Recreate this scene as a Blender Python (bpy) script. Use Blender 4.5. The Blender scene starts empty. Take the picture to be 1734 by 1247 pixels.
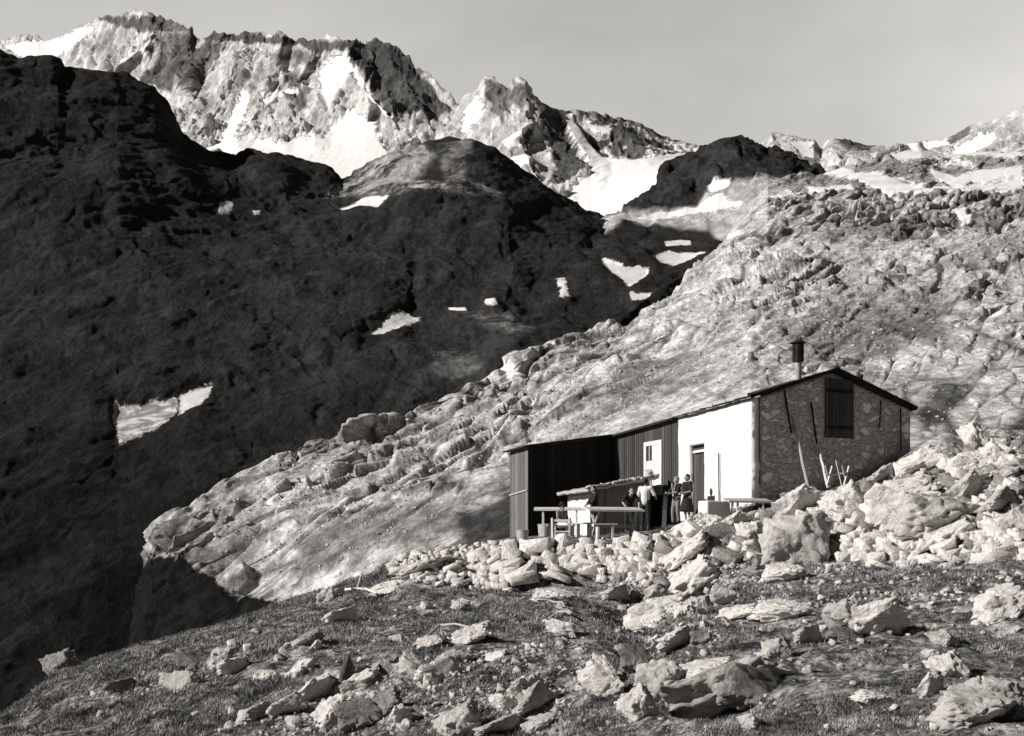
import bpy, bmesh, math, random, time
import numpy as np
from mathutils import Vector, Matrix, Euler
T0 = time.time()
random.seed(7)
rng = np.random.default_rng(11)
scene = bpy.context.scene
COL = scene.collection
F = 2408.0; CX = 867.0; HY = 990.0          # focal length / principal column / eye level of the survey grid
SUN_AZ = (-0.941, -0.338); SUN_EL = math.radians(28)

def unproj(px, py, Y):
    return ((px - CX) / F * Y, Y, (HY - py) / F * Y)

# ------------------------------------------------------------------ materials
def mono(v, a=1.0): return (v, v * 0.972, v * 0.945, a)
MATS = {}
def newmat(name):
    m = bpy.data.materials.new(name); m.use_nodes = True
    nt = m.node_tree; nt.nodes.clear()
    out = nt.nodes.new('ShaderNodeOutputMaterial'); b = nt.nodes.new('ShaderNodeBsdfPrincipled')
    nt.links.new(b.outputs[0], out.inputs[0]); MATS[name] = m
    b.inputs['Specular IOR Level'].default_value = 0.15
    b.inputs['Roughness'].default_value = 0.9
    return m, nt, b
def nd(nt, typ, **kw):
    n = nt.nodes.new(typ)
    for k, v in kw.items():
        if k in n.inputs: n.inputs[k].default_value = v
        else: setattr(n, k, v)
    return n
def mth(nt, op, a, b=None, c=None, clamp=False):
    n = nt.nodes.new('ShaderNodeMath'); n.operation = op; n.use_clamp = clamp
    for i, v in enumerate((a, b, c)):
        if v is None: continue
        if isinstance(v, (int, float)): n.inputs[i].default_value = v
        else: nt.links.new(v, n.inputs[i])
    return n.outputs[0]
def ramp(nt, fac, stops):
    r = nt.nodes.new('ShaderNodeValToRGB'); e = r.color_ramp.elements
    e[0].position = stops[0][0]; e[0].color = mono(stops[0][1])
    e[1].position = stops[-1][0]; e[1].color = mono(stops[-1][1])
    for p, v in stops[1:-1]:
        x = e.new(p); x.color = mono(v)
    nt.links.new(fac, r.inputs[0]); return r.outputs[0]
def noise(nt, co, scale, detail=6, rough=0.6, dist=0.0, sc=None):
    n = nt.nodes.new('ShaderNodeTexNoise'); n.inputs['Scale'].default_value = scale
    n.inputs['Detail'].default_value = detail; n.inputs['Roughness'].default_value = rough
    n.inputs['Distortion'].default_value = dist
    if sc:
        mp = nt.nodes.new('ShaderNodeMapping'); mp.inputs['Scale'].default_value = sc
        nt.links.new(co, mp.inputs[0]); co = mp.outputs[0]
    nt.links.new(co, n.inputs['Vector']); return n.outputs[0]
def bump(nt, b, h, strength, dist):
    n = nt.nodes.new('ShaderNodeBump'); n.inputs['Strength'].default_value = strength
    n.inputs['Distance'].default_value = dist
    nt.links.new(h, n.inputs['Height']); nt.links.new(n.outputs[0], b.inputs['Normal'])
def tint(nt, val):
    c = nt.nodes.new('ShaderNodeCombineColor')
    nt.links.new(val, c.inputs[0]); nt.links.new(mth(nt, 'MULTIPLY', val, 0.972), c.inputs[1])
    nt.links.new(mth(nt, 'MULTIPLY', val, 0.945), c.inputs[2]); return c.outputs[0]

def terrain_mat(name, scale, bdist, bstr=1.0, lo=0.55, hi=1.5, stretch=(1, 1, 1)):
    m, nt, b = newmat(name)
    at = nt.nodes.new('ShaderNodeAttribute'); at.attribute_name = 'alb'
    geo = nt.nodes.new('ShaderNodeNewGeometry')
    n1 = noise(nt, geo.outputs['Position'], scale, 8, 0.72, 0.0, stretch)
    n2 = noise(nt, geo.outputs['Position'], scale * 5.3, 6, 0.75, 0, stretch)
    vo = nt.nodes.new('ShaderNodeTexVoronoi'); vo.inputs['Scale'].default_value = scale*2.5; vo.inputs['Randomness'].default_value = 1
    nt.links.new(geo.outputs['Position'], vo.inputs['Vector'])
    mix = mth(nt, 'ADD', mth(nt, 'ADD', mth(nt, 'MULTIPLY', n1, 0.55), mth(nt, 'MULTIPLY', n2, 0.35)), mth(nt, 'MULTIPLY', vo.outputs['Distance'], -.10))
    mr = nt.nodes.new('ShaderNodeMapRange'); mr.inputs[1].default_value = 0.33; mr.inputs[2].default_value = 0.50
    mr.interpolation_type = 'SMOOTHSTEP'
    mr.inputs[3].default_value = lo; mr.inputs[4].default_value = hi
    nt.links.new(mix, mr.inputs[0])
    v = mth(nt, 'MULTIPLY', at.outputs['Fac'], mr.outputs[0])
    v = mth(nt, 'MINIMUM', v, 0.82)
    sm_ = nt.nodes.new('ShaderNodeMapRange'); sm_.inputs[1].default_value = .76; sm_.inputs[2].default_value = .83; nt.links.new(at.outputs['Fac'], sm_.inputs[0])
    mxs = nt.nodes.new('ShaderNodeMix'); nt.links.new(sm_.outputs[0], mxs.inputs[0]); nt.links.new(v, mxs.inputs[2]); mxs.inputs[3].default_value = .88; v = mxs.outputs[0]
    nt.links.new(tint(nt, v), b.inputs['Base Color'])
    b.inputs['Specular IOR Level'].default_value = 0.04
    bump(nt, b, mth(nt, 'MULTIPLY', mix, mth(nt, 'SUBTRACT', 1.0, mth(nt, 'MULTIPLY', sm_.outputs[0], .85))), bstr, bdist)
    return m
terrain_mat('meadow_ground', 2.6, 0.22, 1.0, 0.22, 1.9, (1, .6, 1))
terrain_mat('hill_rock', 0.8, .25, 1.0, 0.55, 1.25, (1, .3, 1))
terrain_mat('valley_rock', 0.07, 4.0, 1.0, 0.65, 1.25, (1, .4, 1))
terrain_mat('far_rock', 0.026, 12.0, 1.0, 0.62, 1.25, (1, .6, .7))
m, nt, b = newmat('snow')
geo = nd(nt, 'ShaderNodeNewGeometry')
n1 = noise(nt, geo.outputs['Position'], 0.06, 6, 0.6)
nt.links.new(ramp(nt, n1, [(0.3, 0.76), (0.7, 0.92)]), b.inputs['Base Color'])
bump(nt, b, n1, 0.5, 3.0)
b.inputs['Roughness'].default_value = 0.7
m, nt, b = newmat('old_snow')  # patchy grey of old snow
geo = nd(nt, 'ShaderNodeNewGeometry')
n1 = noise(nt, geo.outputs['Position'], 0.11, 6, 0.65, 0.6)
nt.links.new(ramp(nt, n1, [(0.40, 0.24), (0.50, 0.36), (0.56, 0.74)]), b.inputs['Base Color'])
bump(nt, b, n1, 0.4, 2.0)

def rock_mat(name, a0, a1, a2, scale=3.0, spot=0.35):
    m, nt, b = newmat(name)
    tc = nd(nt, 'ShaderNodeNewGeometry').outputs['Position']
    n1 = noise(nt, tc, scale, 10, 0.7, 0.6)
    n2 = noise(nt, tc, scale * 5, 6, 0.75)
    n3 = noise(nt, tc, scale * 0.9, 3, 0.5, 0, (1, 1, 3.5))
    v = nt.nodes.new('ShaderNodeTexVoronoi'); v.feature = 'DISTANCE_TO_EDGE'; v.inputs['Scale'].default_value = scale * 0.8
    mp = nd(nt, 'ShaderNodeMixRGB'); mp.inputs[0].default_value = 0.25
    nt.links.new(tc, mp.inputs[1]); 
    nn = nt.nodes.new('ShaderNodeTexNoise'); nn.inputs['Scale'].default_value = scale; nt.links.new(tc, nn.inputs['Vector'])
    nt.links.new(nn.outputs[1], mp.inputs[2]); nt.links.new(mp.outputs[0], v.inputs['Vector'])
    crack = mth(nt, 'MULTIPLY', v.outputs['Distance'], 14.0, clamp=True)
    mix = mth(nt, 'ADD', mth(nt, 'MULTIPLY', n1, 0.65), mth(nt, 'MULTIPLY', n2, 0.35))
    c = ramp(nt, mix, [(0.36, a0), (0.44, a1), (0.62, a2)])
    mul = nt.nodes.new('ShaderNodeMixRGB'); mul.blend_type = 'MULTIPLY'; mul.inputs[0].default_value = 1.0
    nt.links.new(c, mul.inputs[1])
    nt.links.new(ramp(nt, crack, [(0.0, spot), (0.35, 1.0)]), mul.inputs[2])
    nt.links.new(mul.outputs[0], b.inputs['Base Color'])
    h = mth(nt, 'ADD', mth(nt, 'ADD', mix, mth(nt, 'MULTIPLY', crack, 0.12)), mth(nt, 'MULTIPLY', n3, 0.12))
    bump(nt, b, h, 0.9, 0.16)
    return m
rock_mat('pale_rock', 0.22, 0.78, 0.93, 3.0, .8)
rock_mat('grey_rock', 0.10, 0.26, 0.42, 3.0, .8)
rock_mat('dark_rock', 0.03, 0.07, 0.16)
rock_mat('boulder_rock', 0.14, 0.46, 0.72, 1.6, .8)

def plain(name, v, v2=None, scale=8, rough=0.9, bd=0.01, sc=None, metal=0):
    m, nt, b = newmat(name)
    tc = nd(nt, 'ShaderNodeTexCoord').outputs['Object']
    n1 = noise(nt, tc, scale, 6, 0.65, 0.2, sc)
    nt.links.new(ramp(nt, n1, [(0.35, v), (0.65, v2 if v2 is not None else v * 1.3)]), b.inputs['Base Color'])
    b.inputs['Roughness'].default_value = rough; b.inputs['Metallic'].default_value = metal
    bump(nt, b, n1, 0.6, bd)
    return m
plain('whitewash', 0.74, 0.86, 3, bd=0.05)
plain('white_paint', 0.72, 0.84, 5, bd=0.01)
plain('roof_felt', 0.018, 0.05, 4, bd=0.03)
plain('black_iron', 0.015, 0.03, 6, 0.6)
plain('zinc_pipe', 0.30, 0.5, 6, 0.55, metal=0.0)
plain('tub_metal', 0.35, 0.55, 6, 0.5)
plain('grey_timber', 0.30, 0.62, 10, bd=0.01, sc=(1, 1, 8))
plain('pale_timber', 0.60, 0.80, 8, bd=0.01)
plain('dark_timber', 0.05, 0.10, 10, bd=0.01)
plain('skin', 0.34, 0.42, 20, 0.6)
plain('hair_dark', 0.02, 0.04, 60)
plain('hair_fair', 0.18, 0.3, 60)
plain('white_cloth', 0.72, 0.82, 14, bd=0.02)
plain('grey_cloth', 0.16, 0.26, 14, bd=0.02)
plain('dark_cloth', 0.02, 0.04, 14, bd=0.02)
plain('leather', 0.05, 0.09, 20)
plain('tabletop_wood', 0.55, 0.72, 6)
plain('turf', 0.035, 0.10, 9, bd=0.05)
plain('interior_dark', 0.012, 0.02, 3)
plain('window_glass', 0.03, 0.10, 3, 0.25)
# vertical board cladding
def boards(name, a, b_, width=0.14, axis=0):
    m, nt, b = newmat(name)
    tc = nd(nt, 'ShaderNodeTexCoord').outputs['Object']
    sp = nt.nodes.new('ShaderNodeSeparateXYZ'); nt.links.new(tc, sp.inputs[0])
    s = mth(nt, 'ADD', sp.outputs[0], sp.outputs[1])
    u = mth(nt, 'DIVIDE', s, width)
    cell = mth(nt, 'FLOOR', u); fr = mth(nt, 'FRACT', u)
    wn = nt.nodes.new('ShaderNodeTexWhiteNoise'); wn.noise_dimensions = '1D'; nt.links.new(cell, wn.inputs['W'])
    gr = noise(nt, tc, 6, 8, 0.7, 0.3, (3, 3, 0.25))
    v = mth(nt, 'ADD', mth(nt, 'MULTIPLY', wn.outputs[0], 0.45), mth(nt, 'MULTIPLY', gr, 0.75))
    c = ramp(nt, v, [(0.25, a), (0.85, b_)])
    gap = mth(nt, 'MULTIPLY', mth(nt, 'MINIMUM', fr, mth(nt, 'SUBTRACT', 1.0, fr)), 9.0, clamp=True)
    mul = nt.nodes.new('ShaderNodeMixRGB'); mul.blend_type = 'MULTIPLY'; mul.inputs[0].default_value = 1
    nt.links.new(c, mul.inputs[1]); nt.links.new(ramp(nt, gap, [(0.0, 0.12), (0.6, 1.0)]), mul.inputs[2])
    nt.links.new(mul.outputs[0], b.inputs['Base Color'])
    bump(nt, b, mth(nt, 'ADD', gap, mth(nt, 'MULTIPLY', gr, 0.3)), 0.8, 0.02)
    return m
boards('board_cladding', 0.035, 0.13)
boards('weathered_boards', 0.09, 0.26)
boards('shed_boards', 0.10, 0.24, 0.09)
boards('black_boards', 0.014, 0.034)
boards('shutter_boards', 0.05, 0.11)
# rubble masonry
m, nt, b = newmat('rubble_masonry')
tc = nd(nt, 'ShaderNodeTexCoord').outputs['Object']
nn = nt.nodes.new('ShaderNodeTexNoise'); nn.inputs['Scale'].default_value = 2.2; nn.inputs['Detail'].default_value = 3
nt.links.new(tc, nn.inputs['Vector'])
mx = nt.nodes.new('ShaderNodeMixRGB'); mx.inputs[0].default_value = 0.42
nt.links.new(tc, mx.inputs[1]); nt.links.new(nn.outputs[1], mx.inputs[2])
mpp = nt.nodes.new('ShaderNodeMapping'); mpp.inputs['Scale'].default_value = (1, 1, 1.45); nt.links.new(mx.outputs[0], mpp.inputs[0])
v1 = nt.nodes.new('ShaderNodeTexVoronoi'); v1.inputs['Scale'].default_value = 5.4; nt.links.new(mpp.outputs[0], v1.inputs['Vector'])
v2 = nt.nodes.new('ShaderNodeTexVoronoi'); v2.feature = 'DISTANCE_TO_EDGE'; v2.inputs['Scale'].default_value = 5.4
nt.links.new(mpp.outputs[0], v2.inputs['Vector'])
sp = nt.nodes.new('ShaderNodeSeparateColor'); nt.links.new(v1.outputs['Color'], sp.inputs[0])
cell = ramp(nt, sp.outputs[0], [(0.0, 0.50), (0.7, 0.60), (0.86, 0.78), (0.97, 1.0)])
edge = mth(nt, 'MULTIPLY', v2.outputs['Distance'], 9.0, clamp=True)
n1 = noise(nt, tc, 5, 8, 0.7)
big = noise(nt, tc, 0.6, 4, 0.6)
mor = mth(nt, 'MULTIPLY', mth(nt, 'ADD', edge, mth(nt, 'MULTIPLY', big, 1.2)), 0.72, clamp=True)
mm = nt.nodes.new('ShaderNodeMixRGB'); nt.links.new(edge, mm.inputs[0]); mm.inputs[1].default_value = mono(0.54)
nt.links.new(cell, mm.inputs[2])
mul = nt.nodes.new('ShaderNodeMixRGB'); mul.blend_type = 'MULTIPLY'; mul.inputs[0].default_value = 1
nt.links.new(mm.outputs[0], mul.inputs[1]); nt.links.new(ramp(nt, n1, [(0.3, 0.8), (0.7, 1.35)]), mul.inputs[2])
nt.links.new(mul.outputs[0], b.inputs['Base Color'])
bump(nt, b, mth(nt, 'ADD', edge, n1), 0.9, 0.05)
# grass
m, nt, b = newmat('grass_blades')
geo = nd(nt, 'ShaderNodeNewGeometry')
n1 = noise(nt, geo.outputs['Position'], 1.3, 8, 0.75)
nt.links.new(ramp(nt, n1, [(0.38, 0.05), (0.5, 0.2), (0.62, 0.6)]), b.inputs['Base Color'])

# ------------------------------------------------------------------ helpers
def link(o): COL.objects.link(o); return o
def tag(o, label=None, cat=None, group=None, kind=None):
    if label: o['label'] = label
    if cat: o['category'] = cat
    if group: o['group'] = group
    if kind: o['kind'] = kind
    return o
def empty(name, loc, rz=0.0, label=None, cat=None, group=None):
    o = bpy.data.objects.new(name, None); o.location = loc; o.rotation_euler = (0, 0, rz)
    o.empty_display_size = 0.2; link(o); return tag(o, label, cat, group)
def mesh_np(name, V, Fq, smooth=False, mat=None, parent=None):
    me = bpy.data.meshes.new(name)
    V = np.asarray(V, np.float32); Fq = np.asarray(Fq, np.int32); k = Fq.shape[1]
    me.vertices.add(len(V)); me.vertices.foreach_set('co', V.ravel())
    me.loops.add(Fq.size); me.loops.foreach_set('vertex_index', Fq.ravel())
    me.polygons.add(len(Fq)); me.polygons.foreach_set('loop_start', np.arange(0, Fq.size, k, dtype=np.int32))
    me.polygons.foreach_set('loop_total', np.full(len(Fq), k, np.int32))
    if smooth: me.polygons.foreach_set('use_smooth', np.ones(len(Fq), bool))
    me.update(calc_edges=True)
    if mat: me.materials.append(MATS[mat])
    o = bpy.data.objects.new(name, me); link(o)
    if parent: o.parent = parent
    return o
class MB:
    """collects boxes, bars and tubes into one mesh"""
    def __init__(s): s.bm = bmesh.new()
    def box(s, x0, x1, y0, y1, z0, z1, M=None):
        r = bmesh.ops.create_cube(s.bm, size=1.0)
        A = Matrix.Translation(((x0+x1)/2, (y0+y1)/2, (z0+z1)/2)) @ Matrix.Diagonal((x1-x0, y1-y0, z1-z0, 1))
        if M: A = M @ A
        bmesh.ops.transform(s.bm, matrix=A, verts=r['verts']); return s
    def bar(s, p, q, w, h=None, roll=0.0):
        p = Vector(p); q = Vector(q); d = q - p; L = d.length
        R = d.to_track_quat('Z', 'Y').to_matrix().to_4x4() @ Matrix.Rotation(roll, 4, 'Z')
        r = bmesh.ops.create_cube(s.bm, size=1.0)
        A = Matrix.Translation((p+q)/2) @ R @ Matrix.Diagonal((w, h or w, L, 1))
        bmesh.ops.transform(s.bm, matrix=A, verts=r['verts']); return s
    def tube(s, p, q, r0, r1=None, seg=12, caps=True):
        p = Vector(p); q = Vector(q); d = q - p
        R = d.to_track_quat('Z', 'Y').to_matrix().to_4x4()
        r = bmesh.ops.create_cone(s.bm, cap_ends=caps, segments=seg, radius1=r0, radius2=r0 if r1 is None else r1, depth=d.length)
        bmesh.ops.transform(s.bm, matrix=Matrix.Translation((p+q)/2) @ R, verts=r['verts']); return s
    def ball(s, c, rx, ry=None, rz=None, M=None, seg=12):
        r = bmesh.ops.create_uvsphere(s.bm, u_segments=seg, v_segments=max(6, seg*2//3), radius=1.0)
        A = Matrix.Translation(c) @ (M or Matrix.Identity(4)) @ Matrix.Diagonal((rx, ry or rx, rz or rx, 1))
        bmesh.ops.transform(s.bm, matrix=A, verts=r['verts']); return s
    def capsule(s, p, q, r0, r1, seg=10):
        s.tube(p, q, r0, r1, seg, True); s.ball(p, r0, seg=seg); s.ball(q, r1, seg=seg); return s
    def poly(s, pts, thick=None):
        vs = [s.bm.verts.new(p) for p in pts]; f = s.bm.faces.new(vs)
        if thick:
            e = bmesh.ops.extrude_face_region(s.bm, geom=[f])
            bmesh.ops.translate(s.bm, vec=thick, verts=[v for v in e['geom'] if isinstance(v, bmesh.types.BMVert)])
        return s
    def build(s, name, mat, parent=None, bevel=0.0, smooth=False, remesh=None, jitter=0):
        bmesh.ops.recalc_face_normals(s.bm, faces=s.bm.faces)
        if jitter:
            for v in s.bm.verts: v.co += Vector((random.uniform(-1, 1), random.uniform(-1, 1), random.uniform(-1, 1))) * jitter
        me = bpy.data.meshes.new(name); s.bm.to_mesh(me); s.bm.free()
        me.materials.append(MATS[mat])
        o = bpy.data.objects.new(name, me); link(o)
        if parent: o.parent = parent
        if smooth: me.polygons.foreach_set('use_smooth', [True]*len(me.polygons))
        if bevel:
            b = o.modifiers.new('bevel', 'BEVEL'); b.width = bevel; b.segments = 2; b.limit_method = 'ANGLE'
        if remesh:
            r = o.modifiers.new('remesh', 'REMESH'); r.mode = 'VOXEL'; r.voxel_size = remesh; r.use_smooth_shade = True
            sm = o.modifiers.new('smooth', 'SMOOTH'); sm.factor = 0.5; sm.iterations = 4
        return o

# ------------------------------------------------------------------ noise (numpy)
_perm = np.random.default_rng(3).permutation(256).astype(np.int32); _perm = np.concatenate([_perm, _perm, _perm])
_g = np.random.default_rng(5).normal(size=(256, 3)).astype(np.float32); _g /= np.linalg.norm(_g, axis=1)[:, None]
from concurrent.futures import ThreadPoolExecutor
POOL = ThreadPoolExecutor(4)
def perlin(x, y, z):
    x, y, z = np.broadcast_arrays(np.asarray(x), np.asarray(y), np.asarray(z)); sh = x.shape; x = x.ravel(); y = y.ravel(); z = z.ravel(); n = x.size
    if n < 40000: return _perlin(x, y, z).reshape(sh)
    out = np.empty(n, np.float32)
    def work(i): out[i:i+32768] = _perlin(x[i:i+32768], y[i:i+32768], z[i:i+32768])
    list(POOL.map(work, range(0, n, 32768))); return out.reshape(sh)
def _perlin(x, y, z):
    x = x.astype(np.float32); y = y.astype(np.float32); z = z.astype(np.float32)
    xf = np.floor(x); yf = np.floor(y); zf = np.floor(z)
    xi = xf.astype(np.int32) & 255; yi = yf.astype(np.int32) & 255; zi = zf.astype(np.int32) & 255
    x = x - xf; y = y - yf; z = z - zf
    u = x*x*x*(x*(x*6-15)+10); v = y*y*y*(y*(y*6-15)+10); w = z*z*z*(z*(z*6-15)+10)
    res = 0
    for dx in (0, 1):
        a = _perm[xi+dx]; wx = u if dx else 1-u
        for dy in (0, 1):
            bb = _perm[a+yi+dy]; wy = v if dy else 1-v
            for dz in (0, 1):
                g = _g[_perm[bb+zi+dz]]; wz = w if dz else 1-w
                res = res + wx*wy*wz*(g[..., 0]*(x-dx)+g[..., 1]*(y-dy)+g[..., 2]*(z-dz))
    return res*1.6
def fbm(P, f, octv=5, gain=0.5, lac=2.1, off=0.0, st=(1, 1, 1), ridged=False):
    a = 1.0; s = 0; tot = 0
    for i in range(octv):
        n = perlin(P[..., 0]*f*st[0]+off+i*17.3, P[..., 1]*f*st[1]+off*1.7, P[..., 2]*f*st[2]-off)
        if ridged: n = 1-2*np.abs(n)*1.5
        s = s + a*n; tot += a; a *= gain; f *= lac
    return s/tot
def smooth01(x, a, b): t = np.clip((x-a)/(b-a), 0, 1); return t*t*(3-2*t)

def fractal(P, Y, f0, n, c, maxpx=20, off=0., minpx=3.0, ridge=.4, st=(1, 1, 1)):
    """self-similar relief in metres, each octave capped at maxpx survey pixels"""
    s = 0; f = f0; A = Y/F
    for i in range(n):
        w = np.clip((1/f)/(minpx*A)-1, 0, 1)
        x = perlin(P[..., 0]*f*st[0]+off+i*13.7, P[..., 1]*f*st[1]-off, P[..., 2]*f*st[2]+off*.7)
        if ridge: x = x*(1-ridge)+ridge*(.45-np.abs(x)*1.9)
        s = s+x*np.minimum(c/f, maxpx*A)*w; f *= 1.9
    return s
def _facets(x, y, z, seed, soft=.24, joint=False):
    """fractured rock: every cell is a slab tilted its own way, with a dip along the joints"""
    xi = np.floor(x).astype(np.int32); yi = np.floor(y).astype(np.int32); zi = np.floor(z).astype(np.int32)
    b1 = np.full(x.shape, 9e9, np.float32); b2 = b1.copy(); hh = np.zeros(x.shape, np.float32)
    for dx in (-1, 0, 1):
        for dy in (-1, 0, 1):
            for dz in (-1, 0, 1):
                cx = xi+dx; cy = yi+dy; cz = zi+dz
                k = _perm[(_perm[(_perm[(cx+seed) & 255]+cy) & 255]+cz) & 255]
                g = _g[k]; g2 = _g[_perm[k+31]]
                ox = cx+.5+g[..., 0]*.55-x; oy = cy+.5+g[..., 1]*.55-y; oz = cz+.5+g[..., 2]*.55-z
                d = ox*ox+oy*oy+oz*oz; near = d < b1
                b2 = np.where(near, b1, np.minimum(b2, d)); hh = np.where(near, -(ox*g2[..., 0]+oy*g2[..., 1]+oz*g2[..., 2])+.35*g2[..., 2], hh); b1 = np.where(near, d, b1)
    e = np.sqrt(b2)-np.sqrt(b1)
    if joint: return np.clip(1-e/soft, 0, 1)
    t = np.clip(e/soft, 0, 1); t = t*t*(3-2*t)
    return hh*t-.22*(1-t)
def facets(P, f, seed=0, st=(1, 1, 1), soft=.24, joint=False):
    x = (P[..., 0]*f*st[0]).astype(np.float32); y = (P[..., 1]*f*st[1]).astype(np.float32); z = (P[..., 2]*f*st[2]).astype(np.float32)
    sh = x.shape; x = x.ravel(); y = y.ravel(); z = z.ravel(); out = np.empty(x.size, np.float32)
    def work(i): out[i:i+32768] = _facets(x[i:i+32768], y[i:i+32768], z[i:i+32768], seed, soft, joint)
    list(POOL.map(work, range(0, x.size, 32768))); return out.reshape(sh)
def warp(P, f, amt, off=0.):
    Q = P.copy(); Q[..., 0] = P[..., 0]+amt*fbm(P, f, 3, .5, off=off); Q[..., 2] = P[..., 2]+amt*fbm(P, f, 3, .5, off=off+9); return Q
def polymask(PX, PY, poly, feather=2.0):
    """1 inside, 0 outside, soft over +-feather"""
    poly = np.array(poly, float); inside = np.zeros(PX.shape, bool)
    x0, y0 = poly.min(0)-feather*2; x1, y1 = poly.max(0)+feather*2
    sel = (PX > x0) & (PX < x1) & (PY > y0) & (PY < y1)
    out = np.zeros(PX.shape, np.float32)
    if not sel.any(): return out
    X = PX[sel]; Yy = PY[sel]; ins = np.zeros(X.shape, bool); dist = np.full(X.shape, 1e9)
    n = len(poly)
    for i in range(n):
        a = poly[i]; b = poly[(i+1) % n]
        c = ((a[1] > Yy) != (b[1] > Yy)) & (X < (b[0]-a[0])*(Yy-a[1])/((b[1]-a[1]) if b[1] != a[1] else 1e-9)+a[0])
        ins ^= c
        d = b-a; L = max((d**2).sum(), 1e-9); t = np.clip(((X-a[0])*d[0]+(Yy-a[1])*d[1])/L, 0, 1)
        dist = np.minimum(dist, np.hypot(X-a[0]-t*d[0], Yy-a[1]-t*d[1]))
    sd = np.where(ins, dist, -dist); out[sel] = smooth01(sd, -feather, feather); return out

# ------------------------------------------------------------------ terrain sheets
SHEETS = {}
def columns(x0, x1, step=1.5, lo=-20, hi=1754):
    a = np.arange(max(lo, x0), min(hi, x1)+step, step)
    L = []; x = a[0]; s = step
    while x > x0: s = min(s*1.12, 60); x -= s; L.append(x)
    R = []; x = a[-1]; s = step
    while x < x1: s = min(s*1.12, 60); x += s; R.append(x)
    return np.concatenate([L[::-1], a, R])
def sheet(name, label_mat, x0, x1, curves, disp, albedo, row_px=1.5, step=1.5, kind='structure', smooth_rows=5):
    px = columns(x0, x1, step)
    PYc = []; Lc = []
    for c in curves:
        c = sorted(c); xs = [p[0] for p in c]
        PYc.append(np.interp(px, xs, [p[1] for p in c])); hw = 0 if name == 'meadow' else 75
        offs = np.linspace(-hw, hw, 11) if hw else [0]
        Lc.append(sum(np.interp(px+o_, xs, [math.log(p[2]) for p in c]) for o_ in offs)/len(offs))
    vis = (px > -20) & (px < 1754)
    rows_py = []; rows_l = []
    for i in range(len(curves)-1):
        dd = np.abs(PYc[i+1]-PYc[i])[vis]
        n = int(np.clip(np.percentile(dd, 90)/row_px, 6, 420))
        t = np.arange(n)/n
        for tt in t:
            rows_py.append(PYc[i]*(1-tt)+PYc[i+1]*tt)
            # depth: interpolate 1/Y in the near field would flatten; log is a fair compromise
            rows_l.append(Lc[i]*(1-tt)+Lc[i+1]*tt)
    rows_py.append(PYc[-1]); rows_l.append(Lc[-1])
    PY = np.array(rows_py); LY = np.array(rows_l)
    k = smooth_rows
    if k > 1:
        ker = np.hanning(k+2)[1:-1]; ker /= ker.sum(); pad = k//2
        def sm(A):
            B = np.pad(A, ((pad, pad), (0, 0)), mode='edge'); return sum(ker[j]*B[j:j+A.shape[0]] for j in range(k))
        PY = sm(PY); LY = sm(LY)
    PX = np.broadcast_to(px, PY.shape).copy(); Yd = np.exp(LY)
    P = np.stack([(PX-CX)/F*Yd, Yd, (HY-PY)/F*Yd], -1)
    S = dict(name=name, px=px, PX=PX, PY=PY, Y=Yd, P0=P.copy())
    P = disp(S, P); S['P'] = P
    nr, nc = PY.shape
    idx = np.arange(nr*nc).reshape(nr, nc)
    S['quads'] = np.stack([idx[:-1, :-1], idx[:-1, 1:], idx[1:, 1:], idx[1:, :-1]], -1)
    o = mesh_np(name, P.reshape(-1, 3), S['quads'].reshape(-1, 4), smooth=False, mat=label_mat)
    alb = albedo(S, P); S['alb'] = alb
    at = o.data.attributes.new('alb', 'FLOAT', 'POINT'); at.data.foreach_set('value', alb.astype(np.float32).ravel())
    tag(o, kind=kind); S['obj'] = o; SHEETS[name] = S
    print(name, PY.shape, round(time.time()-T0, 1)); return S
def normals(P):
    du = np.gradient(P, axis=1); dv = np.gradient(P, axis=0)
    n = np.cross(du, dv); n /= np.maximum(np.linalg.norm(n, axis=-1, keepdims=True), 1e-9); return n
def locate(S, px, py):
    """first surface point of sheet S met along the sight line (px, py)"""
    j = int(np.clip(np.searchsorted(S['px'], px), 1, len(S['px'])-1)); P = S['P'][:, j]
    q = HY-P[:, 2]/P[:, 1]*F
    for i in range(1, len(q)):
        if (q[i-1] > py >= q[i]):
            t = (q[i-1]-py)/(q[i-1]-q[i]); return Vector(P[i-1]*(1-t)+P[i]*t)
    i = int(np.argmin(np.abs(q-py))); return Vector(P[i])

def tents(S, P, ridges):
    """buttresses: pull the ground toward the valley along polylines"""
    A = np.zeros(S['PX'].shape)
    for pts, w, amp in ridges:
        pts = np.array(pts, float); d = np.full(A.shape, 1e9)
        sel = (S['PX'] > pts[:, 0].min()-w) & (S['PX'] < pts[:, 0].max()+w) & (S['PY'] > pts[:, 1].min()-w) & (S['PY'] < pts[:, 1].max()+w)
        X = S['PX'][sel]; Yy = S['PY'][sel]; dd = np.full(X.shape, 1e9)
        for a, b in zip(pts[:-1], pts[1:]):
            v = b-a; L = (v**2).sum(); t = np.clip(((X-a[0])*v[0]+(Yy-a[1])*v[1])/L, 0, 1)
            dd = np.minimum(dd, np.hypot(X-a[0]-t*v[0], Yy-a[1]-t*v[1]))
        h = np.clip(1-dd/w, 0, 1)*amp; A[sel] = A[sel]+h
    return P*(1-A/F)[..., None]

def paint_snow(S, a, polys, wob=8, v=.86, grow=1.5):
    P0, y = S['P0'], S['Y'].mean()
    n = fbm(P0, F/(22*y), 4, .7, off=101); n2 = fbm(P0, F/(16*y), 4, .7, off=104)
    w0 = wob
    for pl in polys:
        wob = min(w0, float(min(np.ptp(np.array(pl), axis=0)))*.35); mk = polymask(S['PX']+wob*n, S['PY']+wob*n2, pl, grow); a = a*(1-mk)+v*mk
    return a
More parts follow.
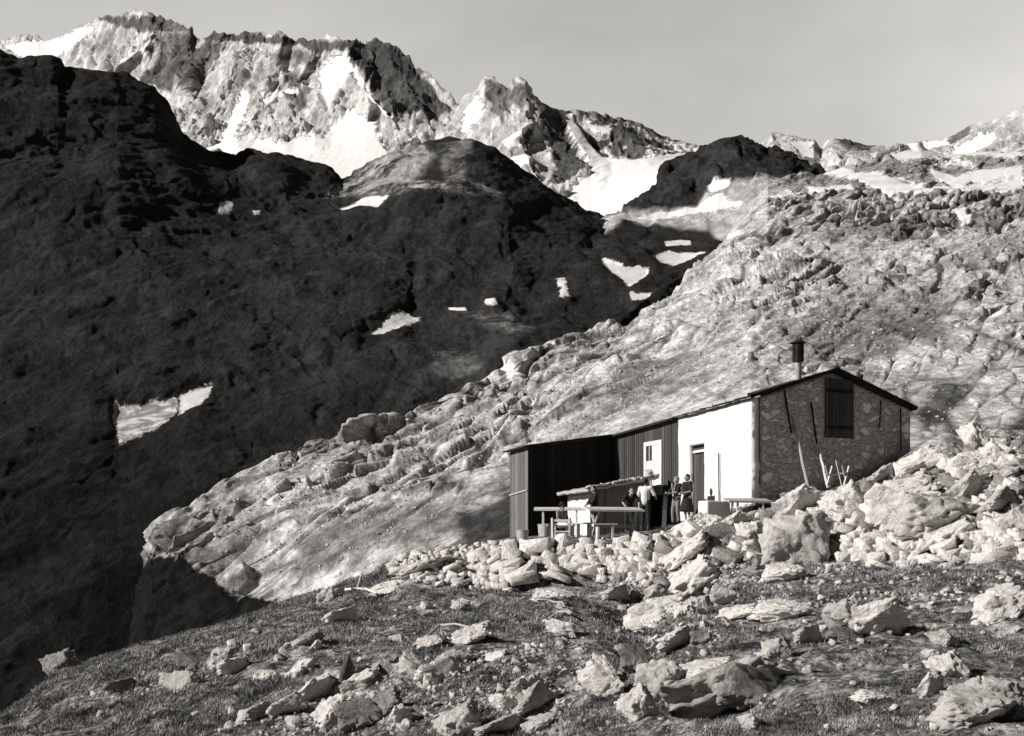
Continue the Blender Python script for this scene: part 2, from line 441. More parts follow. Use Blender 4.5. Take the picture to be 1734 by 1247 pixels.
# --- meadow (the ground round the hut)
m0 = [(-3500, 4040, 1.5), (5000, 4040, 1.5)]
m1 = [(-3500, 1500, 20), (0, 1262, 30), (400, 1252, 24), (867, 1250, 18), (1300, 1250, 15), (1734, 1250, 13), (5000, 1100, 8)]
m2 = [(-3500, 1400, 40), (0, 1226, 36), (40, 1206, 36), (120, 1168, 35), (240, 1122, 34), (460, 1090, 32), (867, 1110, 24), (1300, 1110, 21), (1734, 1110, 19), (5000, 900, 13)]
m3 = [(-3500, 1380, 60), (0, 1222, 42), (40, 1198, 43), (100, 1150, 44), (200, 1115, 45), (240, 1102, 46), (460, 1035, 46), (600, 1006, 43), (700, 1000, 41.8), (870, 1005, 41.0), (1000, 988, 41.0), (1180, 1000, 38), (1300, 985, 37.5), (1500, 965, 37), (1734, 955, 35), (5000, 760, 25)]
m4 = [(-3500, 1378, 70), (0, 1219, 46), (40, 1190, 46), (100, 1140, 47), (200, 1108, 48), (240, 1099, 49), (340, 1080, 49), (460, 1030, 49), (600, 990, 46), (660, 960, 43.5), (700, 943, 43), (870, 922, 42.5), (1000, 920, 42), (1130, 908, 42), (1200, 893, 42), (1300, 872, 42), (1400, 845, 42), (1480, 822, 42), (1540, 800, 42), (1600, 770, 42), (1650, 748, 42), (1734, 740, 41), (5000, 560, 30)]
m5 = [(-3500, 1390, 90), (0, 1260, 52), (100, 1180, 52), (240, 1110, 52), (460, 1040, 52), (600, 990, 50), (700, 942, 50), (870, 909, 50.5), (1000, 902, 50), (1100, 898, 48), (1160, 888, 46.6), (1200, 876, 45.5), (1272, 846, 44.6), (1400, 828, 44.8), (1450, 814, 45), (1500, 797, 45), (1540, 772, 45.5), (1600, 748, 46), (1650, 724, 46), (1690, 722, 45), (1734, 735, 44), (5000, 520, 34)]
m6 = [(-3500, 1700, 110), (0, 1500, 62), (240, 1300, 62), (460, 1150, 60), (600, 1040, 62), (700, 970, 64), (870, 925, 62), (1272, 860, 60), (1540, 800, 58), (1734, 800, 56), (5000, 560, 40)]
def disp_meadow(S, P):
    PX, PY = S['PX'], S['PY']
    flat = polymask(PX, PY, [(640, 935), (860, 925), (1130, 915), (1300, 880), (1480, 830), (1480, 780), (1200, 820), (860, 890), (700, 930)], 10)
    flat = np.maximum(flat, smooth01(P[..., 1], 47.5, 49)*(PX > 600))
    k = 1-0.9*flat
    n = fbm(P, 0.33, 5, 0.55, off=3, st=(1, 0.7, 1))
    r = fbm(P, 0.8, 5, 0.6, off=9, ridged=True)
    st = fbm(P, 2.6, 4, 0.6, off=5)
    sc = np.clip(P[..., 1]/12, 0.3, 1)
    # earth steps running across the slope
    q = P[..., 2]*1.1+P[..., 0]*0.12+fbm(P, 0.25, 3, off=21)*0.9
    stepn = smooth01(q-np.floor(q), 0.0, 0.35)-(q-np.floor(q))
    stepmask = smooth01(fbm(P, 0.12, 2, off=33), -0.15, 0.25)
    P = P.copy(); P[..., 2] += k*(sc*(0.20*n+0.20*stepn*stepmask)+np.clip(P[..., 1]/14, .2, 1)*fractal(P, P[..., 1], .45, 7, .12, 26, 3.3, 2.5, .45, (1, .6, 1)))
    # hollows under boulders
    for (hx, hy, rx, ry, dp) in ((1065, 1040, 60, 28, 0.9), (1180, 985, 50, 26, 0.7), (1230, 1180, 90, 30, 0.8), (1100, 1105, 50, 20, 0.5), (330, 1118, 26, 14, .4), (610, 1185, 40, 24, .4)):
        d = ((PX-hx)/rx)**2+((PY-hy)/ry)**2; P[..., 2] -= dp*np.exp(-d*1.3)
    return P
def alb_meadow(S, P):
    PX, PY = S['PX'], S['PY']
    n = fbm(P, 0.5, 6, 0.65, off=40); r = fbm(P, 3.0, 5, 0.7, off=44)
    a = 0.27+0.34*n+0.28*r
    def patch(poly, v, f=22, amt=0.8):
        nonlocal a
        mk = polymask(PX+26*n, PY+14*r, poly, f)*amt; a = a*(1-mk)+(v*(1+0.8*r))*mk
    patch([(900, 1095), (1060, 1040), (1160, 1030), (1130, 1080), (1040, 1120), (960, 1160), (890, 1160)], 0.3)
    patch([(460, 1210), (560, 1150), (640, 1110), (690, 1120), (640, 1180), (520, 1247)], 0.5, 14)
    patch([(360, 1080), (460, 1040), (620, 1005), (760, 1005), (740, 1030), (560, 1060), (420, 1090)], 0.22)
    patch([(40, 1190), (240, 1100), (300, 1115), (160, 1180), (60, 1240)], 0.2)
    patch([(0, 1215), (500, 1180), (700, 1247), (0, 1290)], 0.13, 30, 0.6)
    patch([(700, 1150), (900, 1120), (900, 1247), (700, 1247)], 0.18, 30, 0.7)
    patch([(640, 1000), (700, 930), (860, 915), (1130, 905), (1300, 870), (1280, 840), (1150, 880), (900, 900), (860, 905)], 0.30, 8, 0.8)
    patch([(1000, 1000), (1160, 920), (1290, 860), (1300, 900), (1180, 960), (1060, 1010)], 0.35, 12)
    patch([(1290, 880), (1480, 800), (1660, 720), (1760, 730), (1760, 930), (1400, 900)], 0.5, 14)
    patch([(1500, 830), (1600, 790), (1610, 815), (1540, 835)], 0.08, 8)
    return np.clip(a, 0.022, 0.75)
MEADOW = sheet('meadow', 'meadow_ground', -3500, 5000, [m0, m1, m2, m3, m4, m5, m6], disp_meadow, alb_meadow, smooth_rows=3)

# --- the sunny hillside behind the hut, with the spur to the left
k0 = [(-200, 1600, 100), (150, 1450, 90), (250, 1220, 85), (460, 1120, 80), (600, 1060, 70), (700, 990, 64), (870, 950, 60), (1040, 930, 58), (1272, 880, 56), (1540, 810, 55), (1734, 820, 52), (5000, 600, 38)]
k1 = [(-200, 1590, 110), (150, 1440, 100), (236, 1100, 99), (250, 925, 98), (285, 930, 97), (330, 957, 93), (380, 990, 88), (460, 1025, 82), (600, 1000, 72), (700, 958, 66), (870, 915, 62), (1040, 890, 60), (1272, 830, 60), (1540, 760, 59), (1734, 765, 55), (5000, 520, 42)]
k2 = [(-200, 1580, 112), (150, 1430, 104), (236, 1090, 102), (250, 908, 101), (400, 895, 98), (600, 860, 88), (870, 800, 82), (1040, 745, 80), (1272, 660, 80), (1540, 630, 80), (1734, 620, 76), (5000, 320, 55)]
k3 = [(-200, 1570, 130), (150, 1420, 110), (236, 1080, 106), (250, 905, 104), (300, 868, 108), (350, 838, 112), (380, 815, 115), (470, 765, 120), (560, 735, 126), (640, 712, 131), (700, 690, 136), (760, 668, 141), (830, 654, 146), (900, 645, 150), (1040, 610, 135), (1272, 540, 118), (1540, 510, 116), (1734, 490, 108), (5000, 100, 80)]
k4 = [(-200, 1568, 132), (150, 1418, 112), (236, 1078, 108), (250, 904, 106), (300, 867, 110), (350, 837, 114), (380, 814, 117), (470, 764, 122), (560, 734, 128), (640, 711, 133), (700, 689, 138), (760, 667, 143), (830, 650, 149), (845, 627, 160), (870, 605, 168), (900, 588, 174), (930, 577, 178), (1000, 560, 184), (1060, 550, 188), (1100, 520, 194), (1150, 482, 205), (1200, 442, 220), (1240, 424, 230), (1300, 415, 196), (1540, 400, 184), (1734, 380, 176), (5000, -100, 120)]
k5 = [(-200, 1700, 180), (150, 1600, 150), (250, 1010, 140), (380, 920, 150), (560, 840, 160), (700, 780, 170), (830, 740, 185), (900, 660, 210), (1000, 620, 220), (1100, 570, 230), (1150, 520, 240), (1200, 455, 246), (1240, 398, 252), (1270, 370, 256), (1300, 345, 260), (1440, 328, 270), (1540, 322, 270), (1734, 312, 262), (5000, -260, 160)]
k6 = [(-200, 1800, 240), (250, 1150, 200), (560, 900, 220), (830, 800, 250), (1000, 700, 300), (1100, 640, 320), (1200, 520, 330), (1240, 430, 340), (1275, 335, 350), (1300, 312, 352), (1400, 292, 365), (1500, 258, 385), (1560, 250, 400), (1600, 262, 400), (1734, 252, 390), (5000, -400, 240)]
k7 = [(-200, 1900, 300), (560, 1000, 300), (1000, 800, 420), (1200, 600, 440), (1300, 400, 460), (1500, 330, 520), (1734, 330, 520), (5000, -100, 400)]
SNOW_HILL_PAINT = [[(1300, 330), (1330, 318), (1360, 322), (1340, 332)], [(1186, 412), (1230, 396), (1262, 394), (1240, 408)], [(1560, 268), (1640, 272), (1660, 280), (1600, 282)], [(1690, 296), (1750, 290), (1750, 306), (1700, 308)], [(1450, 300), (1520, 296), (1560, 304), (1500, 312)]]
SNOW_HILL = {
 'a': [(1380, 283), (1420, 274), (1450, 290), (1490, 292), (1560, 318), (1640, 316), (1734, 300), (1734, 320), (1640, 322), (1560, 326), (1500, 327), (1440, 300), (1400, 297)],
 'b': [(1366, 314), (1440, 314), (1446, 325), (1400, 330), (1372, 322)],
 'c': [(1575, 282), (1620, 296), (1660, 285), (1734, 282), (1734, 298), (1650, 312), (1610, 318), (1580, 300)],
 'd': [(1615, 356), (1636, 350), (1645, 372), (1632, 380)],
 'e': [(1500, 262), (1560, 250), (1734, 256), (1734, 268), (1600, 268), (1520, 274)],
 'f': [(836, 632), (850, 610), (862, 622), (892, 630), (880, 636)],
}
def disp_hill(S, P):
    PX, PY = S['PX'], S['PY']; Y = S['Y']
    sn = np.zeros(PX.shape)
    for k in SNOW_HILL: sn = np.maximum(sn, polymask(PX, PY, SNOW_HILL[k], 5))
    kk = 1-0.93*sn
    P = P.copy(); N = normals(P); N *= np.sign(N[..., 2:3]+1e-6)
    A = Y/F
    m = smooth01(fbm(P, 0.02, 3, off=12, st=(1, .7, 1)), -0.25, 0.2)
    near = np.clip((Y-52)/45, 0.12, 1)
    # rock ribs run down the slope: noise stretched along the fall line
    Q = P.copy(); u_ = P[..., 0]*.80+P[..., 2]*.60; v_ = -P[..., 0]*.60+P[..., 2]*.80
    Q[..., 0] = u_*.38; Q[..., 1] = P[..., 1]*.22; Q[..., 2] = v_*1.45
    topf = 1-.5*smooth01(Y, 190, 260)
    h = fractal(Q, Y, .022, 7, .09, 20, 7.7, 3.4, .5)*(.5+.5*m)
    for (ff, am, o_) in ((.03, 18, 1.), (.07, 15, 2.), (.16, 8.5, 3.), (.36, 3.5, 4.)):
        g_ = fbm(Q, ff, 5, .5, off=300+o_*7); wv = np.clip((1/ff)/(12*A)-.3, 0, 1)*np.clip(110*A*ff, 0, 1)
        sw = .05+.09*smooth01(Y, 110, 190); pl = smooth01(g_, .02, .02+sw)+.7*smooth01(g_, .2, .2+sw)+.7*smooth01(g_, -.24, -.24+sw)
        h = h+(pl-1.0)*am*A*wv
    rock = .35+.65*smooth01(fbm(Q, .05, 3, .5, off=410), -.22, .12)
    Q2 = Q.copy(); Q2[..., 0] *= .62; Q2[..., 2] *= 1.25; W1 = warp(Q2, .1, 1.6, 5)
    h = h*topf*(1-.35*smooth01(Y, 110, 170))*.6
    for (ff, am, sd_) in ((.10, .95, 3), (.27, .9, 11), (.7, 1.05, 23)):
        wv = np.clip((1/ff)/(5*A)-.5, 0, 1)*np.clip(42*A*ff, 0, 1)
        h = h+facets(W1, ff, sd_, (1, 1, 1), .15)*am/ff*.45*wv*np.minimum(rock*(1+(.9 if ff > .2 else -.35)*smooth01(-PX, -760, -560)), 1.5)
    S['W1'] = W1; S['rock'] = rock
    P = P+N*(h*near*kk)[..., None]
    S['m'] = m; S['sn'] = sn
    return P
def alb_hill(S, P):
    PX, PY = S['PX'], S['PY']; m = S['m']
    n = fbm(P, 0.07, 5, 0.6, off=70, st=(1, .3, 1.2)); r = fbm(P, 0.6, 5, 0.7, off=74, st=(1, .35, 1)); f2 = fbm(P, 0.2, 4, .7, off=79, st=(1, .35, 1))
    jt = np.maximum(facets(S['W1'], .27, 11, soft=.13, joint=True), .7*facets(S['W1'], .7, 23, soft=.12, joint=True)*smooth01(180-S['Y'], 0, 60))*S['rock']
    a = (0.62+0.10*m+0.46*n+0.18*r+0.32*f2)*(1-.85*jt)
    def patch(poly, v, f=14, amt=0.85, cv=0.5):
        nonlocal a
        mk = polymask(PX+44*n+24*r, PY+30*f2+14*r, poly, f)*amt; a = a*(1-mk)+v*(1+cv*r)*mk
    patch([(960, 720), (1080, 640), (1180, 600), (1200, 640), (1050, 700), (1000, 720)], 0.2, 16, 0.8)
    patch([(1300, 560), (1480, 490), (1640, 480), (1600, 540), (1450, 600), (1360, 600)], 0.2, 18, 0.7)
    patch([(1450, 400), (1734, 330), (1734, 360), (1500, 420)], 0.14, 10, 0.7)
    patch([(500, 900), (700, 840), (800, 870), (640, 950), (520, 960)], 0.17, 20, 0.8)
    patch([(1040, 560), (1230, 450), (1330, 440), (1250, 520), (1120, 570)], 0.66, 16, 0.6)
    patch([(775, 865), (860, 815), (880, 815), (885, 960), (800, 945), (770, 920)], 0.035, 16, 0.93)  # shaded hollow left of the wing, painted dark
    patch([(1540, 690), (1600, 640), (1640, 650), (1600, 700), (1560, 740)], 0.06, 8, 0.85)
    patch([(1690, 780), (1700, 720), (1760, 700), (1760, 900)], 0.05, 8, 0.9)
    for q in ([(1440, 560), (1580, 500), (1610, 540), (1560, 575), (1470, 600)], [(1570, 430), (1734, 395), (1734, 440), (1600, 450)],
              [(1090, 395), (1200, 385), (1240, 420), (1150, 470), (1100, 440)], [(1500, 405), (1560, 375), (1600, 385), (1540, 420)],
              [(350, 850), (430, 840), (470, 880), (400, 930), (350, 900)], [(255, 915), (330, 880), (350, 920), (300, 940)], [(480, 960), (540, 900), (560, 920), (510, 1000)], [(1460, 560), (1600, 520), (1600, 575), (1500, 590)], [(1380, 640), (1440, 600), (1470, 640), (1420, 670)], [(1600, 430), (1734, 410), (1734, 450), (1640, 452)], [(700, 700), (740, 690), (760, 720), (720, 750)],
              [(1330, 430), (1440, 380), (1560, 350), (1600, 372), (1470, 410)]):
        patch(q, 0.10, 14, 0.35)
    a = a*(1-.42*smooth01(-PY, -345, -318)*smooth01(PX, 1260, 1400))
    # undercut foot of the spur: its shade painted in near-black albedo
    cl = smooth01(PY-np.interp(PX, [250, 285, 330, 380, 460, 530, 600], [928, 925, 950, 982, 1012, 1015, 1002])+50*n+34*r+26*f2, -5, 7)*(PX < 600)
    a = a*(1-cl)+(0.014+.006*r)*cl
    a = np.clip(a, 0.010, 0.74)
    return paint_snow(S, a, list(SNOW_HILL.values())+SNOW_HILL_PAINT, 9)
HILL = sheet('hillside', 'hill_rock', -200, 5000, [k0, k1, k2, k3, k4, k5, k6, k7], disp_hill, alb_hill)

# --- the valley and the massif, their shade put into dark albedo
v0 = [(-1500, 2000, 130), (0, 1500, 150), (300, 1400, 160), (500, 1200, 200), (700, 900, 300), (870, 760, 360), (1000, 680, 430), (1100, 640, 470), (1200, 520, 540), (1300, 440, 600), (1420, 430, 640)]
v1 = [(-1500, 1100, 240), (0, 900, 300), (200, 860, 330), (460, 750, 380), (600, 690, 400), (700, 650, 430), (800, 620, 440), (870, 575, 455), (1000, 555, 480), (1100, 505, 520), (1200, 440, 600), (1300, 415, 640), (1420, 420, 660)]
v2 = [(-1500, 500, 420), (0, 500, 500), (300, 480, 520), (600, 470, 560), (700, 520, 520), (760, 525, 510), (900, 500, 530), (1000, 460, 570), (1100, 425, 620), (1200, 408, 660), (1300, 410, 680), (1420, 415, 700)]
v3 = [(-1500, 100, 520), (0, 250, 620), (200, 260, 650), (300, 300, 680), (400, 330, 700), (580, 352, 690), (650, 345, 660), (760, 340, 640), (900, 372, 640), (1000, 398, 660), (1100, 402, 690), (1230, 402, 720), (1300, 405, 720), (1420, 412, 740)]
v4 = [(-1500, -400, 640), (-300, 10, 740), (0, 84, 750), (30, 98, 750), (60, 102, 755), (85, 96, 755), (100, 100, 755), (110, 112, 760), (190, 120, 760), (230, 135, 765), (262, 148, 770), (283, 172, 770), (297, 200, 770), (310, 228, 775), (345, 252, 780), (380, 262, 785), (400, 266, 785), (420, 258, 785), (470, 262, 790), (520, 278, 790), (560, 290, 790), (578, 306, 790), (600, 292, 770), (640, 268, 760), (690, 248, 755), (760, 234, 750), (800, 237, 750), (840, 256, 750), (880, 290, 752), (920, 318, 752), (950, 335, 755), (990, 356, 760), (1040, 371, 765), (1080, 388, 765), (1120, 392, 765), (1180, 396, 765), (1240, 412, 765), (1420, 430, 765)]
v5 = [(-1500, -200, 900), (0, 300, 1100), (300, 420, 1100), (600, 480, 1100), (800, 450, 1000), (1000, 480, 1000), (1420, 480, 1000)]
SNOW_VALLEY = [
 ('lower', [(192, 686), (206, 692), (225, 690), (240, 694), (250, 684), (262, 680), (276, 683), (298, 675), (302, 690), (296, 704), (280, 716), (262, 728), (245, 732), (222, 741), (203, 748), (198, 735), (191, 712)], 'broad greyish slab of old snow low on the dark mountainside at left'),
 ('lowerb', [(304, 672), (318, 668), (332, 662), (346, 657), (358, 653), (357, 664), (347, 676), (338, 686), (322, 694), (308, 701), (302, 703), (304, 690)], 'clean white piece of snow at the upper right end of the greyish slab'),
 ('mid', [(629, 568), (645, 555), (655, 540), (668, 531), (690, 532), (700, 538), (712, 538), (690, 550), (665, 560), (645, 568)], 'wedge of snow in the gully above the spur'),
 ('peakfoot', [(577, 353), (600, 346), (615, 335), (640, 333), (662, 334), (650, 345), (640, 354), (610, 352), (580, 361)], 'ragged snow streak below the rounded dome'),
 ('square', [(371, 345), (390, 342), (393, 352), (389, 361), (371, 359)], 'small square snow patch alone high on the dark mountain'),
 ('dot', [(428, 357), (440, 357), (440, 362), (430, 363)], 'tiny snow spot right of the square patch'),
 ('oval', [(821, 502), (838, 500), (842, 508), (832, 514), (820, 511)], 'small oval snow patch at the foot of the dark cliff'),
 ('dash', [(758, 520), (788, 520), (790, 525), (762, 525)], 'thin dash of snow beside the oval patch'),
 ('hourglass', [(940, 472), (956, 472), (960, 486), (965, 499), (948, 498), (950, 486)], 'hourglass shaped snow patch in the valley head'),
 ('wide', [(1018, 445), (1040, 448), (1060, 456), (1094, 456), (1098, 468), (1080, 480), (1064, 486), (1048, 474), (1035, 466)], 'wide tapering snow patch in the valley head'),
 ('below', [(1066, 494), (1080, 497), (1104, 498), (1098, 505), (1070, 507)], 'low strip of snow just under the wide tapering patch'),
]
SNOW_VALLEY2 = [
 ('tongue', [(1104, 437), (1130, 428), (1150, 430), (1195, 428), (1170, 440), (1140, 452), (1118, 448)], 'pointed tongue of snow under the dark crag'),
 ('bar', [(1125, 411), (1168, 408), (1170, 414), (1128, 417)], 'thin bar of snow above the pointed tongue'),
]
def disp_valley(S, P):
    PX, PY = S['PX'], S['PY']; Y = S['Y']; A = Y/F
    sn = np.zeros(PX.shape)
    for _, pl, _l in SNOW_VALLEY+SNOW_VALLEY2: sn = np.maximum(sn, polymask(PX, PY, pl, 14))
    S['sn'] = sn; k = 1-0.8*np.clip(sn*1.6, 0, 1)
    P = tents(S, P, [([(700, 340), (660, 420), (640, 520)], 50, 40), ([(860, 370), (870, 450), (850, 520)], 40, 35),
                     ([(300, 300), (420, 420), (560, 560)], 60, 45), ([(200, 700), (420, 640), (640, 590)], 50, -40), ([(450, 280), (520, 380), (560, 460)], 40, 35)])
    N = normals(P); N *= -np.sign(np.sum(N*P, -1, keepdims=True))
    h = fractal(P, Y, .008, 8, .062, 20, 1.7, 2.6, .5, (1, .3, .8))
    g_ = fbm(P, .02, 5, .5, off=77, st=(1, .3, 1.4)); h = h+(smooth01(g_, .0, .12)+smooth01(g_, -.24, -.12)-1)*4.5*A
    W1 = warp(P*np.array([1, .35, 1]), .02, 8, 15)
    for (ff, am, sd_) in ((.028, .5, 5), (.075, .7, 17), (.2, .8, 29)): h = h+facets(W1, ff, sd_, (1, 1, .8))*am/ff*.10
    P = P+N*(h*k)[..., None]
    P[..., 2] += fbm(P, 0.06, 4, 0.6, off=90)*4*A*k
    return P
def alb_valley(S, P):
    PX, PY = S['PX'], S['PY']
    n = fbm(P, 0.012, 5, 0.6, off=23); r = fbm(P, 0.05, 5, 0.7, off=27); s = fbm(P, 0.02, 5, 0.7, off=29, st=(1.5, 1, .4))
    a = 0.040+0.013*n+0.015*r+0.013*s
    def patch(poly, v, f=8, amt=0.9):
        nonlocal a
        mk = polymask(PX+16*n, PY+16*r, poly, f)*amt*smooth01(r, -0.25, 0.15); a = a*(1-mk)+v*mk
    patch([(560, 325), (600, 292), (690, 250), (720, 240), (740, 262), (700, 300), (800, 330), (700, 335), (640, 330)], 0.5)  # pale patches from here paint sunlight onto the dome and lower slopes
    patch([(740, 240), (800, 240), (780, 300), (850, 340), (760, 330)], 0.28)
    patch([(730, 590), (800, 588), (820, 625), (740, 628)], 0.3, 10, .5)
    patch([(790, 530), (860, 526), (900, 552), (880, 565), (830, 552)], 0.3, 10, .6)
    shade_pool = polymask(PX, PY, [(60, 1180), (180, 960), (260, 900), (420, 860), (520, 900), (520, 1200)], 60); a = a*(1-.62*shade_pool)  # shade gathered at the valley foot painted as darker albedo, deepening downhill
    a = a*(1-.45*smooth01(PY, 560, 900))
    return paint_snow(S, np.clip(a, 0.010, 0.6), [q_[1] for q_ in SNOW_VALLEY+SNOW_VALLEY2], 9, .80, 1.0)
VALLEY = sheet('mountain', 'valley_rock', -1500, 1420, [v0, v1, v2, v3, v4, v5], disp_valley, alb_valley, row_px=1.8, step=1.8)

# --- dark crag with its snowy apron
c0 = [(960, 470, 630), (1040, 450, 637), (1300, 450, 611), (1500, 400, 621)]
c1 = [(960, 410, 693), (1040, 377, 698), (1080, 392, 691), (1150, 402, 678), (1230, 412, 663), (1300, 370, 659), (1500, 345, 643)]
c2 = [(960, 400, 724), (1030, 368, 721), (1060, 362, 725), (1100, 358, 722), (1180, 350, 712), (1195, 325, 710), (1250, 306, 702), (1300, 302, 697), (1380, 315, 686), (1450, 318, 671), (1500, 335, 666)]
c3 = [(960, 400, 730), (1030, 372, 740), (1060, 358, 745), (1085, 340, 750), (1095, 325, 755), (1112, 316, 755), (1120, 298, 757), (1130, 284, 760), (1150, 270, 760), (1165, 260, 760), (1190, 250, 760), (1210, 240, 760), (1235, 232, 760), (1265, 233, 760), (1285, 243, 760), (1300, 251, 760), (1340, 262, 760), (1380, 283, 760), (1400, 294, 760), (1440, 306, 760), (1460, 316, 760), (1500, 340, 760)]
c4 = [(960, 480, 900), (1500, 480, 900)]
SNOW_CRAG = {'a': [(1078, 372), (1110, 362), (1180, 352), (1200, 336), (1225, 328), (1230, 340), (1262, 342), (1250, 352), (1200, 358), (1150, 366), (1110, 374)],
             'b': [(1196, 318), (1210, 306), (1240, 304), (1232, 316), (1215, 326), (1200, 325)]}

def disp_crag(S, P):
    A = S['Y']/F; N = normals(P); N *= -np.sign(np.sum(N*P, -1, keepdims=True))
    w = smooth01(S['PY']-np.interp(S['PX'], [x[0] for x in c2], [x[1] for x in c2]), -4, 4)
    h = (fbm(P, 0.03, 5, 0.6, off=31, ridged=True)*9+fbm(P, .12, 4, .6, off=32)*4)*A*(1-0.65*w)
    h = h+facets(P*np.array([1, .4, 1]), .06, 9)*4.5*(1-.6*w)
    P = P+N*h[..., None]; P[..., 2] += fbm(P, .09, 4, .65, off=35)*5.5*A*(1-w); S['w'] = w; return P
def alb_crag(S, P):
    r = fbm(P, .06, 5, .7, off=38); w = S['w']
    ap = 0.56+0.6*r; mk = polymask(S['PX'], S['PY'], [(1010, 400), (1060, 372), (1080, 380), (1120, 385), (1200, 392), (1240, 430), (1000, 460)], 5)
    ap = ap*(1-mk)+0.04*mk
    return paint_snow(S, np.clip((0.045+0.035*r)*(1-w)+ap*w, 0.015, .65), list(SNOW_CRAG.values()), 6)
CRAG = sheet('crag', 'valley_rock', 960, 1500, [c0, c1, c2, c3, c4], disp_crag, alb_crag)

# --- far peaks
def far_disp(amp1, amp2, f1, off, zj, st=(1, 1, .5)):
    def d(S, P):
        A = S['Y']/F; PX, PY = S['PX'], S['PY']
        sn = np.zeros(PX.shape)
        for pl in S_SNOW.get(S['name'], []): sn = np.maximum(sn, polymask(PX, PY, pl, 4))
        k = 1-.92*sn; S['sn'] = sn
        wx = fbm(P, 30/S['Y'].mean(), 4, .6, off=off+50)*16; wy = fbm(P, 24/S['Y'].mean(), 3, .6, off=off+60)*14
        S2 = dict(PX=PX+wx, PY=PY+wy); P = tents(S2, P, [(a_, b_*1.0, c_*.8) for a_, b_, c_ in TENTS.get(S['name'], [])])
        N = normals(P); N *= -np.sign(np.sum(N*P, -1, keepdims=True))
        h = fractal(P, S['Y'], f1*.5, 9, amp1*.009, 24, off, 3.0, .45, st)*k
        fa = F/(34*S['Y'].mean()); W1 = warp(P, fa*.7, .5/fa, off)
        h = h+(facets(W1, fa, int(off), (1, 1, .42))/fa*.34+facets(W1, fa*2.7, int(off)+7, (1, 1, .5))/(fa*2.7)*.30)*k
        top_ = S['PY'].min(axis=0)[None, :]; rim = .35+.65*smooth01(PY-top_, 4, 45)
        P = P+N*(h*rim)[..., None]
        jag = fbm(P, f1*4, 4, .65, off=off+9, st=(1, .3, .15), ridged=True)
        fj = F/(20*S['Y'].mean()); jag2 = fbm(P, fj, 3, .6, off=off+19, st=(1, .1, .25), ridged=True)
        P[..., 2] += (zj*.5*jag+zj*.8*jag2)*A*k
        return P
    return d
def far_alb(base, vr, off, dark=()):  # dark: polygons that paint the shaded rock faces darker
    def f(S, P):
        Yn = S['Y'].mean()
        r = fbm(P, 30/Yn, 5, .7, off=off); n = fbm(P, 9/Yn, 4, .6, off=off+3, st=(1, 1, .6))
        a = base+vr*r+vr*.8*n
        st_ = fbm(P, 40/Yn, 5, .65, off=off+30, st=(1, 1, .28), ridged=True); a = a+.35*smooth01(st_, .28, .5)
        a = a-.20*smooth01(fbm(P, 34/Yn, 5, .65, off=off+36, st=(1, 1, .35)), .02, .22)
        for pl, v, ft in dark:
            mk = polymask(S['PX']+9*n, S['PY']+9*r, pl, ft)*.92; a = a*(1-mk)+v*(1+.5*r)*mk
        a = np.clip(a, .03, .74)
        if S['name'] == 'centre_peak':
            zone = polymask(S['PX'], S['PY'], [(960, 185), (1060, 198), (1180, 250), (1190, 275), (1000, 270)], 5)
            sn_ = smooth01(fbm(P, F/(60*Yn), 5, .6, off=77, st=(1, .3, 1)), .06, .12)*zone; a = a*(1-sn_)+.87*sn_
        return paint_snow(S, a, S_SNOW.get(S['name'], []), 12, .87)
    return f
S_SNOW = {
 'far_wall': [[(4, 80), (60, 70), (110, 60), (150, 42), (160, 50), (120, 85), (90, 97), (40, 102)],
              [(345, 250), (380, 236), (420, 232), (470, 240), (520, 235), (560, 232), (600, 225), (640, 230), (700, 330), (560, 330), (500, 285), (400, 280)],
              [(500, 285), (560, 215), (600, 190), (632, 205), (640, 240), (600, 290)], [(372, 240), (396, 180), (415, 150), (425, 165), (405, 215), (392, 245)], [(190, 108), (230, 84), (256, 66), (262, 72), (232, 94), (200, 116)], [(540, 120), (585, 88), (600, 120), (580, 150), (556, 190), (545, 160)],
              [(440, 160), (490, 150), (520, 158), (516, 166), (470, 166), (450, 180)], [(592, 108), (604, 120), (650, 188), (664, 200), (652, 202), (606, 140)]],
 'centre_peak': [[(948, 192), (962, 192), (985, 215), (1004, 243), (1022, 262), (1070, 266), (1110, 262), (1150, 256), (1200, 258), (1180, 340), (1100, 400), (1000, 400), (930, 350), (975, 315), (998, 292), (993, 265), (975, 240), (958, 212)],
                 [(985, 206), (1010, 210), (1038, 216), (1034, 228), (1008, 224), (990, 215)], 
                 [(560, 300), (590, 262), (640, 246), (690, 240), (720, 236), (700, 300), (560, 330)], [(640, 215), (700, 205), (760, 200), (750, 222), (660, 232)],
                 [(845, 240), (870, 222), (900, 198), (908, 208), (885, 228), (862, 246)], [(860, 262), (890, 256), (905, 262), (900, 276), (870, 276)], [(790, 180), (812, 160), (820, 190), (800, 225), (775, 235)]],
 'right_peak': [[(1522, 247), (1560, 238), (1602, 236), (1612, 246), (1560, 262), (1520, 262)], [(1612, 255), (1650, 232), (1680, 225), (1690, 238), (1650, 262), (1610, 270)], [(1330, 240), (1372, 240), (1376, 252), (1400, 275), (1360, 268)]],
}
